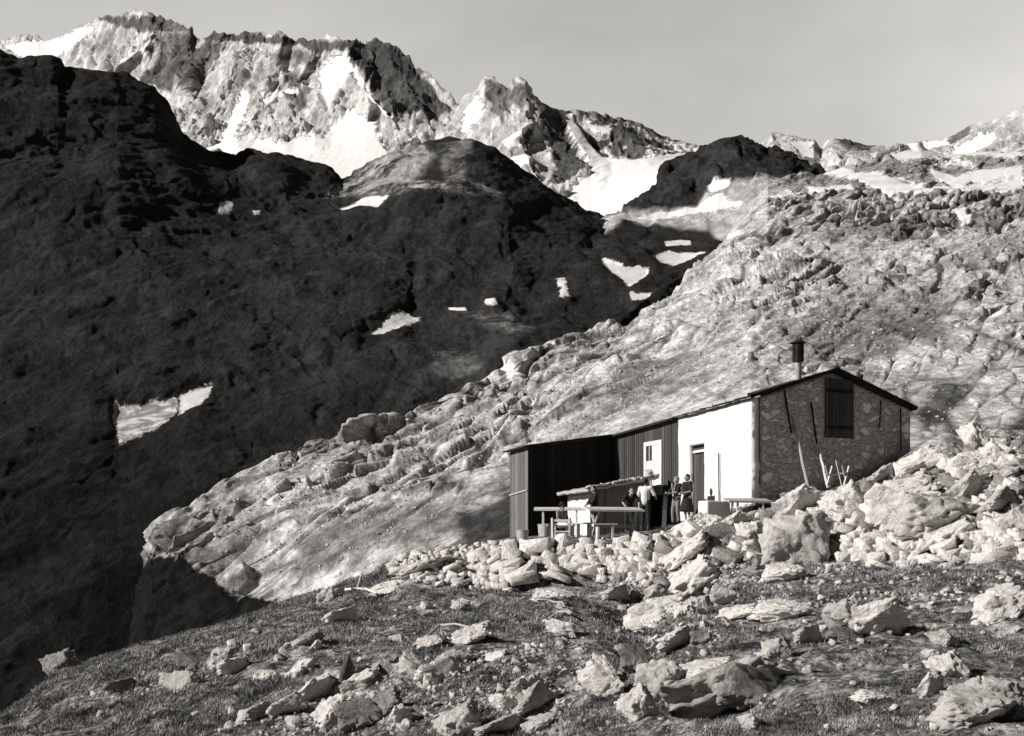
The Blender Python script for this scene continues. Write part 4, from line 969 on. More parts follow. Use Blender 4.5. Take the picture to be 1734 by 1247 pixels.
wall('tumbled stones between the terrace wall and the slanting slabs', (1010, 1165), ip([1010, 1100, 1165], [910, 912, 900]), ip([1010, 1100, 1165], [985, 968, 925]), 17, 15)
print('walls', round(time.time()-T0, 1))

# loose individual stones
def zone_points(n, polys, seed):
    r = np.random.default_rng(seed); out = []
    while len(out) < n:
        pl, wgt = polys[r.integers(0, len(polys))]; pl = np.array(pl, float); m_ = 60 if n > 400 else 6
        x = r.uniform(pl[:, 0].min(), pl[:, 0].max(), m_); y = r.uniform(pl[:, 1].min(), pl[:, 1].max(), m_)
        ok = (polymask(x, y, pl, .01) > .5) & (r.random(m_) < wgt); out += list(zip(x[ok], y[ok]))
    return out[:n]
ZM = [([(60, 1215), (460, 1060), (700, 1020), (900, 1030), (1734, 990), (1734, 1247), (60, 1247)], 1.0),
      ([(430, 1247), (640, 1120), (1000, 1080), (960, 1247)], 1.0), ([(1000, 1000), (1200, 930), (1400, 960), (1734, 960), (1734, 1010), (1100, 1100)], 1.0)]
for j, (x, y) in enumerate(zone_points(290, ZM, 77)):
    p = locate(MEADOW, x, y); s = p.y/F; w = float(np.clip(np.random.default_rng(j).lognormal(2.05, .5), 4, 26))
    o = bpy.data.objects.new('stone', STONE[j % 10]); link(o); o.location = (p.x, p.y, p.z+w*s*.18)
    o.scale = (w*s, w*s*.8, w*s*random.uniform(.45, .95)); o.rotation_euler = (random.uniform(-.3, .3), random.uniform(-.7, .3), random.uniform(-.8, .8))
    tag(o, 'small loose pale stone lying in the meadow grass', 'stone', 'loose pale stones scattered over the meadow')
# uncountable pebbles and scree
def scatter(name, S, polys, n, px_lo, px_hi, lib, mat, seed, warp=6):
    r = np.random.default_rng(seed); pts = zone_points(n, polys, seed); pos = []; siz = []
    jx = np.clip(np.searchsorted(S['px'], [p[0] for p in pts]), 1, len(S['px'])-1)
    for (x, y), j in zip(pts, jx):
        P = S['P'][:, j]; q = HY-P[:, 2]/P[:, 1]*F
        i = np.argmax((q <= y))
        if i < 1 or abs(q[i]-y) > 12: continue
        w = r.uniform(px_lo, px_hi)*(r.random()**1.5*.8+.4); s = P[i, 1]/F
        pos.append((P[i, 0], P[i, 1], P[i, 2]+w*s*.12)); siz.append((w*s*1.2, w*s, w*s*r.uniform(.5, .9)))
    o = stone_mesh(name, pos, siz, lib, mat, (.4, .5, 3), seed); tag(o, kind='stuff'); return o
o = scatter('scree', MEADOW, ZM+[([(1290, 880), (1480, 815), (1650, 740), (1734, 740), (1734, 960), (1400, 960)], 1.0), ([(1010, 930), (1290, 850), (1290, 950), (1060, 1010)], 1.0), ([(440, 1247), (650, 1120), (700, 1130), (600, 1247)], 1.0)],
            3000, 2.0, 9, ROCKS_XS, 'boulder_rock', 5)
tag(o, 'fine pale rubble strewn over the meadow and the bank by the hut', 'scree')
o = scatter('scree', MEADOW, [([(1300, 890), (1480, 825), (1650, 745), (1734, 745), (1734, 930), (1400, 930)], 1.0), ([(1040, 980), (1180, 900), (1300, 870), (1290, 930), (1120, 1000)], .6)], 520, 8, 30, ROCKS_BL, 'pale_rock', 6)
tag(o, 'coarse white rubble heaped on the bank in front of the gable', 'scree')
o = scatter('scree', MEADOW, [([(1300, 890), (1480, 825), (1650, 745), (1734, 745), (1734, 930), (1400, 930)], 1.0), ([(1040, 980), (1180, 900), (1300, 870), (1290, 930), (1120, 1000)], .8)], 380, 8, 34, ROCKS_BL, 'grey_rock', 46)
tag(o, 'darker weathered rubble mixed into the bank in front of the gable', 'scree')
o = scatter('scree', MEADOW, ZM, 700, 5, 15, ROCKS_BL, 'boulder_rock', 26)
tag(o, 'angular grey stones bedded in the meadow turf', 'scree')
o = scatter('scree', HILL, [([(300, 900), (400, 820), (700, 700), (900, 645), (1240, 430), (1734, 340), (1734, 760), (1540, 740), (1540, 690), (1420, 620), (1260, 665), (880, 760), (760, 800), (735, 930), (640, 960), (470, 1000)], 1.0)],
            2200, 1.5, 7, ROCKS_XS, 'boulder_rock', 8)
tag(o, 'scattered rocks covering the sunny hillside behind the hut', 'scree')
print('scree', round(time.time()-T0, 1))

# grass tufts, one mesh
def grass(n, seed):
    r = np.random.default_rng(seed); S = MEADOW; P = S['P']; PX, PY = S['PX'], S['PY']
    ok = (PX > -10) & (PX < 1744) & (PY < 1252) & (P[..., 1] > 11) & (P[..., 1] < 49)
    mk = polymask(PX, PY, [(640, 1000), (700, 930), (860, 915), (1130, 905), (1300, 860), (1700, 700), (1760, 930), (1400, 950), (1200, 980), (1000, 1000)], 6)
    dens = fbm(P, .6, 4, .6, off=200); ok &= (mk < .3) & (dens > -.05) & (S['alb'] < .34)
    ii, jj = np.where(ok); k = r.integers(0, len(ii), n); ii = ii[k]; jj = jj[k]
    base = P[ii, jj]+r.uniform(-.04, .04, (n, 3))*np.array([1, 1, .0]); sc = np.clip(P[ii, jj, 1]/24, .55, 1.5)
    nb = 5; V = []; 
    az = r.uniform(0, 2*np.pi, (n, nb)); L = r.uniform(.03, .085, (n, nb))*sc[:, None]; w = r.uniform(.006, .014, (n, nb))*sc[:, None]
    ln = r.uniform(.3, 1.0, (n, nb)); off = r.normal(0, .05, (n, nb, 2))*sc[:, None, None]
    L *= (.55+2.2*np.clip(dens[ii, jj]+.05, 0, .5))[:, None]
    b0 = base[:, None, :]+np.concatenate([off, np.zeros((n, nb, 1))-.01], -1)
    side = np.stack([np.cos(az), np.sin(az), 0*az], -1)*w[..., None]; lean = np.stack([-np.sin(az)*ln, np.cos(az)*ln, 0*az+1], -1)*L[..., None]
    V = np.stack([b0-side, b0+side, b0+lean], 2).reshape(-1, 3)
    o = mesh_np('grass', V, np.arange(len(V)).reshape(-1, 3), mat='grass_blades')
    return tag(o, 'short tufted alpine grass covering the meadow', 'grass', kind='stuff')
grass(60000, 3)
print('grass', round(time.time()-T0, 1))
# ------------------------------------------------------------------ the hut
HUT_O = Vector((7.37, 43.8, 2.73)); HUT_R = math.radians(25)
hut = empty('mountain_hut', HUT_O, HUT_R, 'long low hut with whitewashed stone part, dark timber annex and shaded masonry gable', 'hut')
HM = Matrix.Translation(HUT_O) @ Matrix.Rotation(HUT_R, 4, 'Z')
def rough_panel(name, corners, mat, parent, nu=40, nv=30, amp=.02, th=None, freq=2.0, edge=0.0):
    """a wall face subdivided and roughened; corners a(b-left) b(b-right) c(t-right) d(t-left)"""
    a, b, c, d = [np.array(q, float) for q in corners]; u = np.linspace(0, 1, nu)[None, :, None]; v = np.linspace(0, 1, nv)[:, None, None]
    P = (a*(1-u)+b*u)*(1-v)+(d*(1-u)+c*u)*v
    n = np.cross(b-a, d-a); n /= np.linalg.norm(n)
    P = P+n*(fbm(P, freq, 4, .6, off=amp*900)*amp*2)[..., None]
    ii = np.arange(nu*nv).reshape(nv, nu); q = np.stack([ii[:-1, :-1], ii[:-1, 1:], ii[1:, 1:], ii[1:, :-1]], -1).reshape(-1, 4)
    V = P.reshape(-1, 3)
    o = mesh_np(name, V, q, mat=mat, parent=parent)
    s = o.modifiers.new('thickness', 'SOLIDIFY'); s.thickness = th or .3; s.offset = -1; return o
EV = lambda y: 3.07-0.04*y if y <= 4.2 else 2.90-(y-4.2)*.05
# whitewashed long wall round the door opening (door y 2.64..3.47, z -0.6..1.82)
zt = lambda y: EV(y)-.05
rough_panel('whitewashed_wall', [(-.03, 2.60, -1.6), (-.03, -.05, -1.2), (-.03, -.05, zt(0)), (-.03, 2.60, zt(2.6))], 'whitewash', hut, 50, 50, .022)
rough_panel('whitewashed_wall', [(-.03, 4.2, -1.6), (-.03, 3.50, -1.6), (-.03, 3.50, zt(3.5)), (-.03, 4.2, zt(4.2))], 'whitewash', hut, 20, 50, .022)
rough_panel('lintel_wall', [(-.03, 3.50, 1.85), (-.03, 2.60, 1.85), (-.03, 2.60, zt(2.6)), (-.03, 3.50, zt(3.5))], 'whitewash', hut, 24, 20, .015)
d = MB().box(.14, .20, 2.60, 3.50, -1.4, 1.85).build('door', 'board_cladding', hut)
MB().box(.06, .14, 2.66, 3.44, 1.60, 1.68).build('ledge', 'white_paint', d)
MB().tube((.08, 2.78, .55), (.14, 2.78, .55), .025).build('handle', 'black_iron', d)
MB().box(-.12, .25, 2.5, 3.6, -1.2, -.62).build('doorstep', 'grey_rock', hut, .03)
# gable wall polygon with shutter opening, rubble masonry
W = 6.2; n = 61; xs = np.linspace(.035, W, n); topz = np.where(xs < W/2, 3.0+xs*(1.04/3.1), 3.0+(W-xs)*(1.0/3.1))-.03
vs = np.linspace(0, 1, 40); Pg = np.stack([np.broadcast_to(xs, (40, n)), 0*np.ones((40, n)), -1.3+(topz+1.3)[None, :]*vs[:, None]], -1)
Pg[..., 1] -= .012+fbm(Pg, 3, 4, .6, off=6)*.03; ii = np.arange(40*n).reshape(40, n)
o = mesh_np('gable_wall', Pg.reshape(-1, 3), np.stack([ii[:-1, :-1], ii[:-1, 1:], ii[1:, 1:], ii[1:, :-1]], -1).reshape(-1, 4), mat='rubble_masonry', parent=hut)
s = o.modifiers.new('thickness', 'SOLIDIFY'); s.thickness = .3; s.offset = -1
MB().box(W-.3, W, .32, 10.1, -1.3, 2.9).build('back_wall', 'rubble_masonry', hut)
sh = MB().box(2.76, 3.86, -.075, -.035, 1.92, 3.78).build('shutter', 'shutter_boards', hut)
for z_ in (2.2, 3.35): MB().box(2.80, 3.82, -.10, -.076, z_, z_+.1).build('batten', 'black_boards', sh)
# quoins at the white corner: white plaster turning the corner raggedly
q = MB()
for k in range(16):
    z0 = -1.1+k*.26; q.box(.0, random.uniform(.03, .12), -.05, .02, z0, z0+.262)
q.build('plaster_return', 'whitewash', hut, .02, jitter=.012)
# dark bars standing for pole shadows and wires on the gable
for (x0, z0, x1, z1, w_) in ((.25, 3.0, .27, .35, .03), (1.18, 3.3, 1.45, 2.0, .07), (2.2, 3.0, 2.42, 1.7, .07), (4.95, 3.2, 4.9, 2.3, .035), (5.75, 3.0, 5.78, 1.6, .04)):
    MB().bar((x0, -.07, z0), (x1, -.07, z1), w_, .02).build('wire_shadow_stripe', 'black_iron', hut)
MB().bar((-.09, 1.68, 1.45), (-.08, 1.66, -.45), .028).build('down_wire', 'black_iron', hut)
# roofs
def slab(name, pts, th, mat, parent, jit=.0):
    mb = MB(); mb.poly(pts, (0, 0, th)); return mb.build(name, mat, parent)
slab('roof', [(-.2, -.22, 3.0), (-.2, 4.3, 2.86), (3.1, 4.3, 3.86), (3.1, -.22, 4.05)], .07, 'roof_felt', hut)
slab('roof', [(3.102, -.22, 4.05), (3.102, 4.3, 3.86), (6.30, 4.3, 2.85), (6.30, -.22, 2.94)], .07, 'roof_felt', hut)
slab('roof', [(-.2, 4.302, 2.80), (-.2, 10.3, 2.52), (6.3, 10.3, 2.75), (6.3, 4.302, 2.95)], .07, 'roof_felt', hut)
slab('roof', [(-3.7, 8.42, 2.10), (-3.7, 10.28, 2.04), (-.202, 10.28, 2.56), (-.202, 8.42, 2.64)], .06, 'roof_felt', hut)
mb = MB().bar((-.2, -.25, 3.02), (3.1, -.25, 4.07), .04, .10).bar((3.1, -.25, 4.07), (6.30, -.25, 3.0), .04, .10)
mb.build('verge_board', 'black_boards', hut)
mb = MB()
yy = -.15
while yy < 4.2:
    l = random.uniform(.35, .8); z = EV(yy)-.02; mb.box(-.24+random.uniform(-.03, .02), .0, yy, min(yy+l, 4.25), z-.02, z+.09); yy += l+.01
mb.build('eave_slates', 'grey_timber', hut, jitter=.012)
# stones holding the roofs down are left to the rubble; timber annex walls
mb = MB()
mb.poly([(0.0, 4.203, -1.7), (0.0, 5.27, -1.7), (0.0, 5.27, EV(5.27)-.05), (0.0, 4.203, EV(4.2)-.05)], (.06, 0, 0))
mb.poly([(0.0, 6.46, -1.7), (0.0, 10.1, -1.7), (0.0, 10.1, EV(10.1)-.08), (0.0, 6.46, EV(6.46)-.05)], (.06, 0, 0))
mb.poly([(0.0, 5.272, -1.7), (0.0, 6.458, -1.7), (0.0, 6.458, .33), (0.0, 5.272, .33)], (.06, 0, 0))
mb.poly([(0.0, 5.272, 2.22), (0.0, 6.458, 2.22), (0.0, 6.458, EV(6.46)-.05), (0.0, 5.272, EV(5.27)-.05)], (.06, 0, 0))
mb.build('timber_wall', 'board_cladding', hut)
mb = MB()
for k in range(40):
    y0 = 4.25+k*.145
    if y0 > 8.55: break
    if 5.2 < y0 < 6.5: mb.box(-.018, 0.001, y0, y0+.035, -1.7, .30); continue
    mb.box(-.018, 0.001, y0, y0+.035, -1.7, EV(y0)-.08)
mb.build('cover_strip', 'board_cladding', hut)
win = MB().box(-.05, .0, 5.27, 6.46, .33, .45).box(-.05, .0, 5.27, 6.46, 2.08, 2.22).box(-.05, .0, 5.27, 5.42, .452, 2.078).box(-.05, .0, 6.31, 6.46, .452, 2.078).box(-.045, .0, 5.83, 5.90, .452, 2.078).build('window', 'white_paint', hut)
MB().box(-.03, .02, 5.422, 5.828, .452, 2.078).box(-.03, .02, 5.902, 6.308, .95, 1.55).build('shutter_panel', 'white_paint', win)
MB().box(-.02, .02, 5.902, 6.308, 1.552, 2.078).build('pane', 'window_glass', win)
MB().box(-.02, .02, 5.902, 6.308, .452, .948).build('pane', 'window_glass', win)
mb = MB()
for k in range(3): mb.box(-.04, -.018, 5.98+k*.1, 6.01+k*.1, .452, .948)
mb.box(-.035, -.02, 6.09, 6.12, 1.552, 2.078).build('glazing_bar', 'white_paint', win)
# the wing: cheek toward the camera, its shade put into black boards, and end wall
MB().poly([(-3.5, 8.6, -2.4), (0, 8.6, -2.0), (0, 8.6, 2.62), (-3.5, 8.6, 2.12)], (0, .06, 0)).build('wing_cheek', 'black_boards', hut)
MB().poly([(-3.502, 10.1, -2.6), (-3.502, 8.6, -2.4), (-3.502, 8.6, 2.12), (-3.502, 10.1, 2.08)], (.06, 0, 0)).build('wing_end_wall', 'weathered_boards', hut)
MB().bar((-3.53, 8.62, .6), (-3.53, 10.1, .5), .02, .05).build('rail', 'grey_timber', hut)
# chimney
ch = MB().tube((2.42, .9, 3.2), (2.42, .9, 4.66), .115, .105, 16).build('chimney', 'zinc_pipe', hut, smooth=False)
mb = MB()
for k in range(10):
    a = k*math.tau/10; mb.box(-.04, .04, -.012, .012, 4.44, 5.0, Matrix.Translation((2.42+.17*math.cos(a), .9+.17*math.sin(a), 0)) @ Matrix.Rotation(a+math.pi/2, 4, 'Z'))
mb.tube((2.42, .9, 4.42), (2.42, .9, 4.46), .18, .18, 16).tube((2.42, .9, 4.56), (2.42, .9, 4.98), .13, .13, 14)
mb.build('cowl', 'black_iron', ch)
MB().tube((2.42, .9, 5.01), (2.42, .9, 5.05), .26, .25, 18).tube((2.42, .9, 5.05), (2.42, .9, 5.10), .2, .12, 14).build('cowl_lid', 'black_iron', ch)

# ------------------------------------------------------------------ things round the hut
def Lc(x, y, z=0): return HM @ Vector((x, y, z))
def gz(px, py): return locate(MEADOW, px, py)
# low woodshed with a turf and stone roof
ws = empty('woodshed', (2.72, 47.0, 1.70), HUT_R, 'low shed with a bright white end and a rough turf roof before the timber annex', 'shed')
mb = MB(); mb.poly([(0, 0, -.2), (2.1, 0, -.2), (2.1, 0, 1.78), (0, 0, 1.40)], (0, .05, 0)); mb.build('side_wall', 'shed_boards', ws)
rough_panel('end_wall', [(-.01, 1.9, -.2), (-.01, 0, -.2), (-.01, 0, 1.40), (-.01, 1.9, 1.36)], 'whitewash', ws, 14, 14, .01, .04)
MB().poly([(2.05, 0.05, -.2), (2.05, 1.9, -.2), (2.05, 1.9, 1.7), (2.05, 0.05, 1.75)], (.05, 0, 0)).build('back_wall', 'shed_boards', ws)
nx, ny = 46, 34; gx_, gy_ = np.meshgrid(np.linspace(-.38, 2.35, nx), np.linspace(-.22, 2.0, ny))
Pt = np.stack([gx_, gy_, 1.47+gx_*.19], -1); nn_ = fbm(Pt, 2.2, 5, .65, off=61); Pt[..., 2] += .09*nn_+.04; Pt[..., 0] += .05*fbm(Pt, 3, 3, off=63)
ii = np.arange(nx*ny).reshape(ny, nx)
o = mesh_np('turf_roof', Pt.reshape(-1, 3), np.stack([ii[:-1, :-1], ii[:-1, 1:], ii[1:, 1:], ii[1:, :-1]], -1).reshape(-1, 4), mat='grey_timber', parent=ws)
s_ = o.modifiers.new('thickness', 'SOLIDIFY'); s_.thickness = .10; s_.offset = -1
pos = []; siz = []
for k in range(30):
    x = -.35+k*.092; pos.append((x, -.18+random.uniform(-.05, .05), 1.50+x*.19+.05)); siz.append((random.uniform(.1, .24), .16, random.uniform(.06, .13)))
stone_mesh('edge_stones', pos, siz, ROCKS_LO, 'boulder_rock', (.3, .3, 2), 8, parent=ws)
V_, F_ = ROCKS_HI[1]; o = mesh_np('ridge_stone', V_, F_, mat='boulder_rock', parent=ws); o.location = (2.1, .0, 2.02); o.scale = (.34, .3, .36)


def table(label, px, py, Y, L, Wd, H, rz, tilt=0, mat='tabletop_wood', cross=True, group=None):
    p = Vector(unproj(px, py, Y)); t = empty('trestle_table', p, rz, label, 'table', group)
    T = Matrix.Translation((0, 0, H)) @ Matrix.Rotation(math.radians(tilt), 4, 'X')
    mb = MB(); n = 4
    for k in range(n): mb.box(-L/2, L/2, -Wd/2+k*Wd/n+.004, -Wd/2+(k+1)*Wd/n-.004, -.03, .03+random.uniform(-.004, .004), T)
    mb.build('tabletop', mat, t)
    for sx in (-1, 1):
        x = sx*(L/2-.28)
        if cross:
            MB().bar((x, -Wd/2+.02, 0), (x, Wd/2-.12, H-.04), .06, .07).build('leg', 'grey_timber', t)
            MB().bar((x+.05, Wd/2-.02, 0), (x+.05, -Wd/2+.12, H-.04), .06, .07).build('leg', 'grey_timber', t)
            MB().bar((x+.02, -Wd/2+.12, H*.45), (x+.02, Wd/2-.12, H*.45), .03, .06).build('crossbar', 'pale_timber', t)
        else:
            for sy in (-1, 1): MB().bar((x, sy*(Wd/2-.08), 0), (x, sy*(Wd/2-.08), H-.03), .06).build('leg', 'pale_timber', t)
    MB().bar((-L/2+.3, 0, H*.42), (L/2-.3, 0, H*.42), .04, .09).build('stretcher', 'grey_timber', t)
    return t
table('pale trestle table with crossed legs standing on the terrace among the people', 1038, 912, 43.9, 1.75, 1.0, .90, math.radians(12), 8)
table('narrow white plank table left of the trestle table, before the black cheek wall', 948, 909, 44.2, 1.6, .42, .86, math.radians(-3), 10, 'white_paint', False)
table('grey plank table beside the white block below the whitewashed wall', 1266, 888, 43.2, 1.35, .7, .72, math.radians(8), 10, 'grey_timber', False)
def bench(label, px, py, Y, L, H, rz):
    p = Vector(unproj(px, py, Y)); t = empty('bench', p, rz, label, 'bench')
    MB().box(-L/2, L/2, -.13, .13, H-.035, H).build('seat', 'pale_timber', t, .005)
    for sx in (-1, 1): MB().box(sx*(L/2-.15)-.03, sx*(L/2-.15)+.03, -.11, .11, 0, H-.036).build('leg', 'pale_timber', t)
bench('short pale bench in front of the trestle table', 1024, 914, 43.0, .75, .48, .2)
bench('pale bench at the left end of the trestle table', 988, 911, 43.6, .7, .46, -.5)
# rush chair seen from behind
p = Vector(unproj(951, 915, 42.75)); c = empty('wooden_chair', p, -.1, 'plain pale wooden chair under the person in the hat', 'chair')
MB().box(-.22, .22, -.2, .2, .42, .46).build('seat', 'pale_timber', c, .01)
for sx in (-1, 1):
    MB().bar((sx*.26, -.22, 0), (sx*.27, -.25, .66), .055).build('leg', 'pale_timber', c)
    MB().bar((sx*.21, .2, 0), (sx*.21, .19, .42), .045).build('leg', 'pale_timber', c)
MB().bar((-.26, -.24, .58), (.26, -.24, .58), .03, .07).bar((-.25, -.22, .25), (.25, -.22, .25), .03, .04).build('rail', 'pale_timber', c)
def tub(label, px, py, Y, r, h):
    p = Vector(unproj(px, py, Y)); t = empty('wash_tub', p, 0, label, 'tub')
    bm = MB(); bm.tube((0, 0, 0), (0, 0, h), r*.85, r, 24, False); o = bm.build('body', 'tub_metal', t)
    s = o.modifiers.new('thickness', 'SOLIDIFY'); s.thickness = .015
    MB().tube((0, 0, 0.005), (0, 0, .02), r*.84, r*.84, 24).build('bottom', 'black_iron', t)
    bm = MB()
    for z in (h*.3, h*.97): bm.tube((0, 0, z-.012), (0, 0, z+.012), r*(.86+.14*z/h)+.012, None, 24, False)
    bm.build('hoop', 'tub_metal', t)
tub('small round tub at the foot of the weathered wing end wall', 885, 916, 46.5, .20, .34)
tub('round tub standing before the black cheek wall right of the small one', 922, 909, 46.0, .22, .40)
# white block by the door
p = Vector(unproj(1209, 893, 43.5)); o = MB().box(-.40, .40, -.3, .3, 0, .80).build('stone_block', 'whitewash', bevel=.04, jitter=.015)
o.location = p; o.rotation_euler = (0, 0, .35); tag(o, 'white plastered block standing below the whitewashed wall near the door', 'stone block')
# ski pair and stick leaning on the annex
p0 = Vector(unproj(1122, 897, 47.6)); p1 = Vector(unproj(1127, 819, 48.6))
t = empty('pair_of_skis', p0, 0, 'pair of pale skis leaning on the timber annex under the white window', 'skis'); dlt = p1-p0
for k in (0, 1):
    mb = MB(); off = Vector((.07*k, .02*k, 0)); a = off; b = off+dlt*(.96 if k else 1)
    mb.bar(a, a+(b-a)*.93, .07, .05); mb.bar(a+(b-a)*.925, b+Vector((0, -.05, .02)), .05, .03); mb.build('ski', 'pale_timber', t)
MB().box(-.02, .11, -.04, .05, .72, .78).build('strap', 'leather', t)
# poles at the gable
def pole(label, a, b, r, mat, cat='pole', name='pole'):
    A = Vector(unproj(*a)); Bq = Vector(unproj(*b)); mb = MB(); n = 6; pr = A
    for k in range(1, n+1):
        q_ = A.lerp(Bq, k/n)+Vector((random.uniform(-1, 1), 0, random.uniform(-1, 1)))*r*.25; mb.tube(pr-A, q_-A, r*(1-.1*(k-1)/n), r*(1-.1*k/n), 8); pr = q_
    o = mb.build(name, mat); o.location = A; return tag(o, label, cat)
pole('thick pole leaning on the gable with only its foot in the sun', (1369, 826, 44.15), (1342, 705, 44.46), .055, 'grey_timber')
pole('short pale pole leaning on the gable below the dark shutter', (1402, 826, 43.95), (1386, 756, 44.75), .045, 'pale_timber')
pole('thin rod leaning on the gable behind the sawhorse', (1425, 822, 44.3), (1411, 762, 44.95), .014, 'pale_timber')
p = Vector(unproj(1418, 824, 44.0)); t = empty('sawhorse', p, .12, 'small crossed sawhorse in the sun at the foot of the gable', 'sawhorse')
for x in (-.28, .26):
    MB().bar((x-.12, -.16, 0), (x+.16, .14, .64), .04).build('leg', 'pale_timber', t); MB().bar((x+.12, .16, 0), (x-.16, -.14, .62), .04).build('leg', 'grey_timber', t)
MB().bar((-.28, 0, .32), (.3, 0, .44), .05).build('crossbar', 'pale_timber', t)
# weathered branches
def branch(label, pts, r, mat='pale_timber', forks=()):
    A = locate(MEADOW, *pts[0]); mb = MB(); prev = None
    def place(q, up): pz = locate(MEADOW, q[0], q[1]); return pz+Vector((0, -.05, up))
    P_ = [place(q, .04+.05*k) for k, q in enumerate(pts)]
    for k in range(len(P_)-1): mb.capsule(P_[k]-A, P_[k+1]-A, r*(1-.5*k/len(P_)), r*(1-.5*(k+1)/len(P_)), 7)
    for (i, q, up) in forks: mb.capsule(P_[i]-A, place(q, up)-A, r*.7, r*.3, 7)
    o = mb.build('branch', mat); o.location = A; return tag(o, label, 'branch')
branch('bleached forked branch lying left of the stone wall', [(585, 1001), (605, 1002), (622, 1006), (636, 1016)], .05, forks=[(1, (612, 985), .3)])
branch('forked stick lying below the flat white stone', [(925, 1018), (938, 1026), (952, 1030), (956, 1042)], .03, 'grey_timber', forks=[(2, (960, 1020), .1)])
branch('curved root arching over the upright split stone', [(930, 1050), (944, 1044), (958, 1046), (965, 1056)], .035, 'grey_timber', forks=[(1, (936, 1058), .02)])
branch('thin dead stick on the left skyline of the meadow', [(392, 1066), (404, 1067), (420, 1064)], .025, 'grey_timber')
branch('bent dead root on the middle left meadow', [(700, 1098), (725, 1085), (745, 1070), (770, 1072), (800, 1085)], .035, 'grey_timber', forks=[(2, (750, 1090), .05)])

# ------------------------------------------------------------------ people
def person(label, px, py, Y, H, rz, pose, top='white_cloth', legs='grey_cloth', hair='hair_dark', hat=False, sleeves=False, skirt=False, braces=False):
    root = empty('person', unproj(px, py, Y), rz, label, 'person'); S = H/1.72
    J = dict(pel=(0, 0, .95), chest=(0, .0, 1.26), neck=(0, 0, 1.44), head=(0, -.02, 1.60),
             shL=(-.18, 0, 1.40), shR=(.18, 0, 1.40), elL=(-.22, .02, 1.12), elR=(.22, .02, 1.12), haL=(-.23, -.06, .88), haR=(.23, -.06, .88),
             hiL=(-.09, 0, .93), hiR=(.09, 0, .93), knL=(-.10, -.03, .50), knR=(.10, -.03, .50), anL=(-.11, .02, .08), anR=(.11, .02, .08))
    J.update(pose); J = {k: Vector(v)*S for k, v in J.items()}; R = lambda v: v*S
    head = J['head']; fwd = Vector(pose.get('face', (0, -1, 0))).normalized(); J.pop('face', None); sd_ = fwd.cross(Vector((0, 0, 1))).normalized()
    b = MB()
    b.capsule(J['pel'], J['chest'], R(.125), R(.135)); b.ball(J['pel'], R(.155), R(.11), R(.11)); b.ball(J['chest'].lerp(J['neck'], .35), R(.17), R(.11), R(.13))
    b.capsule(J['chest'].lerp(J['neck'], .6), J['neck'], R(.08), R(.055)); b.capsule(J['neck'], head, R(.052), R(.06))
    M = fwd.to_track_quat('-Y', 'Z').to_matrix().to_4x4()
    b.ball(head, R(.078), R(.098), R(.118), M); b.ball(head+fwd*R(.035)-Vector((0, 0, R(.06))), R(.055), R(.06), R(.055), M)
    b.ball(head+fwd*R(.105)-Vector((0, 0, R(.015))), R(.016), R(.022), R(.026), M); b.ball(head+fwd*R(.088)-Vector((0, 0, R(.062))), R(.026), R(.014), R(.012), M)
    for s in (-1, 1): b.ball(head+sd_*R(.08)*s-Vector((0, 0, R(.01))), R(.014), R(.02), R(.032), M)
    for s in 'LR':
        b.capsule(J['chest'].lerp(J['neck'], .6), J['sh'+s], R(.075), R(.062)); b.capsule(J['sh'+s], J['el'+s], R(.052), R(.04)); b.capsule(J['el'+s], J['ha'+s], R(.04), R(.026))
        dv = (J['ha'+s]-J['el'+s]).normalized(); side = dv.cross(Vector((0, .3, 1))).normalized(); palm = J['ha'+s]+dv*R(.05)
        b.capsule(J['ha'+s], palm, R(.026), R(.034))
        for k in range(4):
            f0 = palm+side*R(.020)*(k-1.5)+dv*R(.02); f1 = f0+dv*R((.04, .045, .042, .034)[k])-Vector((0, 0, R(.006))); f2 = f1+dv*R(.028)-Vector((0, 0, R(.022)))
            b.capsule(f0, f1, R(.0105), R(.0095), 6); b.capsule(f1, f2, R(.0095), R(.008), 6)
        t0 = J['ha'+s]+side*R(.025)*(-1)+dv*R(.015); b.capsule(t0, t0-side*R(.03)+dv*R(.035), R(.012), R(.009), 6)
        b.capsule(J['hi'+s], J['kn'+s], R(.085), R(.057)); b.capsule(J['kn'+s], J['an'+s], R(.057), R(.036))
        f = J['an'+s]; b.capsule(f-Vector((0, R(-.02), R(.03))), f+Vector((0, -R(.15), -R(.045))), R(.04), R(.032))
    b.build('body', 'skin', root, remesh=.011)
    c = MB(); c.capsule(J['pel'], J['chest'], R(.145), R(.155)); c.ball(J['chest'].lerp(J['neck'], .35), R(.19), R(.13), R(.145)); c.ball(J['pel'], R(.165), R(.125), R(.10))
    for s in 'LR':
        c.capsule(J['chest'].lerp(J['neck'], .5), J['sh'+s], R(.095), R(.078)); e = J['el'+s]
        c.capsule(J['sh'+s], J['sh'+s].lerp(e, .95), R(.07), R(.058))
        if sleeves: c.capsule(e, e.lerp(J['ha'+s], .85), R(.056), R(.042))
    c.build('shirt', top, root, remesh=.014)
    c = MB(); c.ball(J['pel'], R(.17), R(.13), R(.115))
    if skirt:
        c.tube(J['pel'], (J['knL']+J['knR'])/2-Vector((0, 0, R(.08))), R(.15), R(.27), 20)
    else:
        for s in 'LR':
            c.capsule(J['hi'+s], J['kn'+s], R(.105), R(.078)); c.capsule(J['kn'+s], J['kn'+s].lerp(J['an'+s], .85), R(.078), R(.062))
    c.build('skirt' if skirt else 'trousers', legs, root, remesh=.014)
    for s in 'LR':
        f = J['an'+s]; MB().capsule(f+Vector((0, R(.02), R(.05))), f+Vector((0, R(.02), -R(.03))), R(.052), R(.05)).capsule(f+Vector((0, 0, -R(.035))), f+Vector((0, -R(.17), -R(.045))), R(.05), R(.042)).build('boot', 'leather', root, remesh=.012)
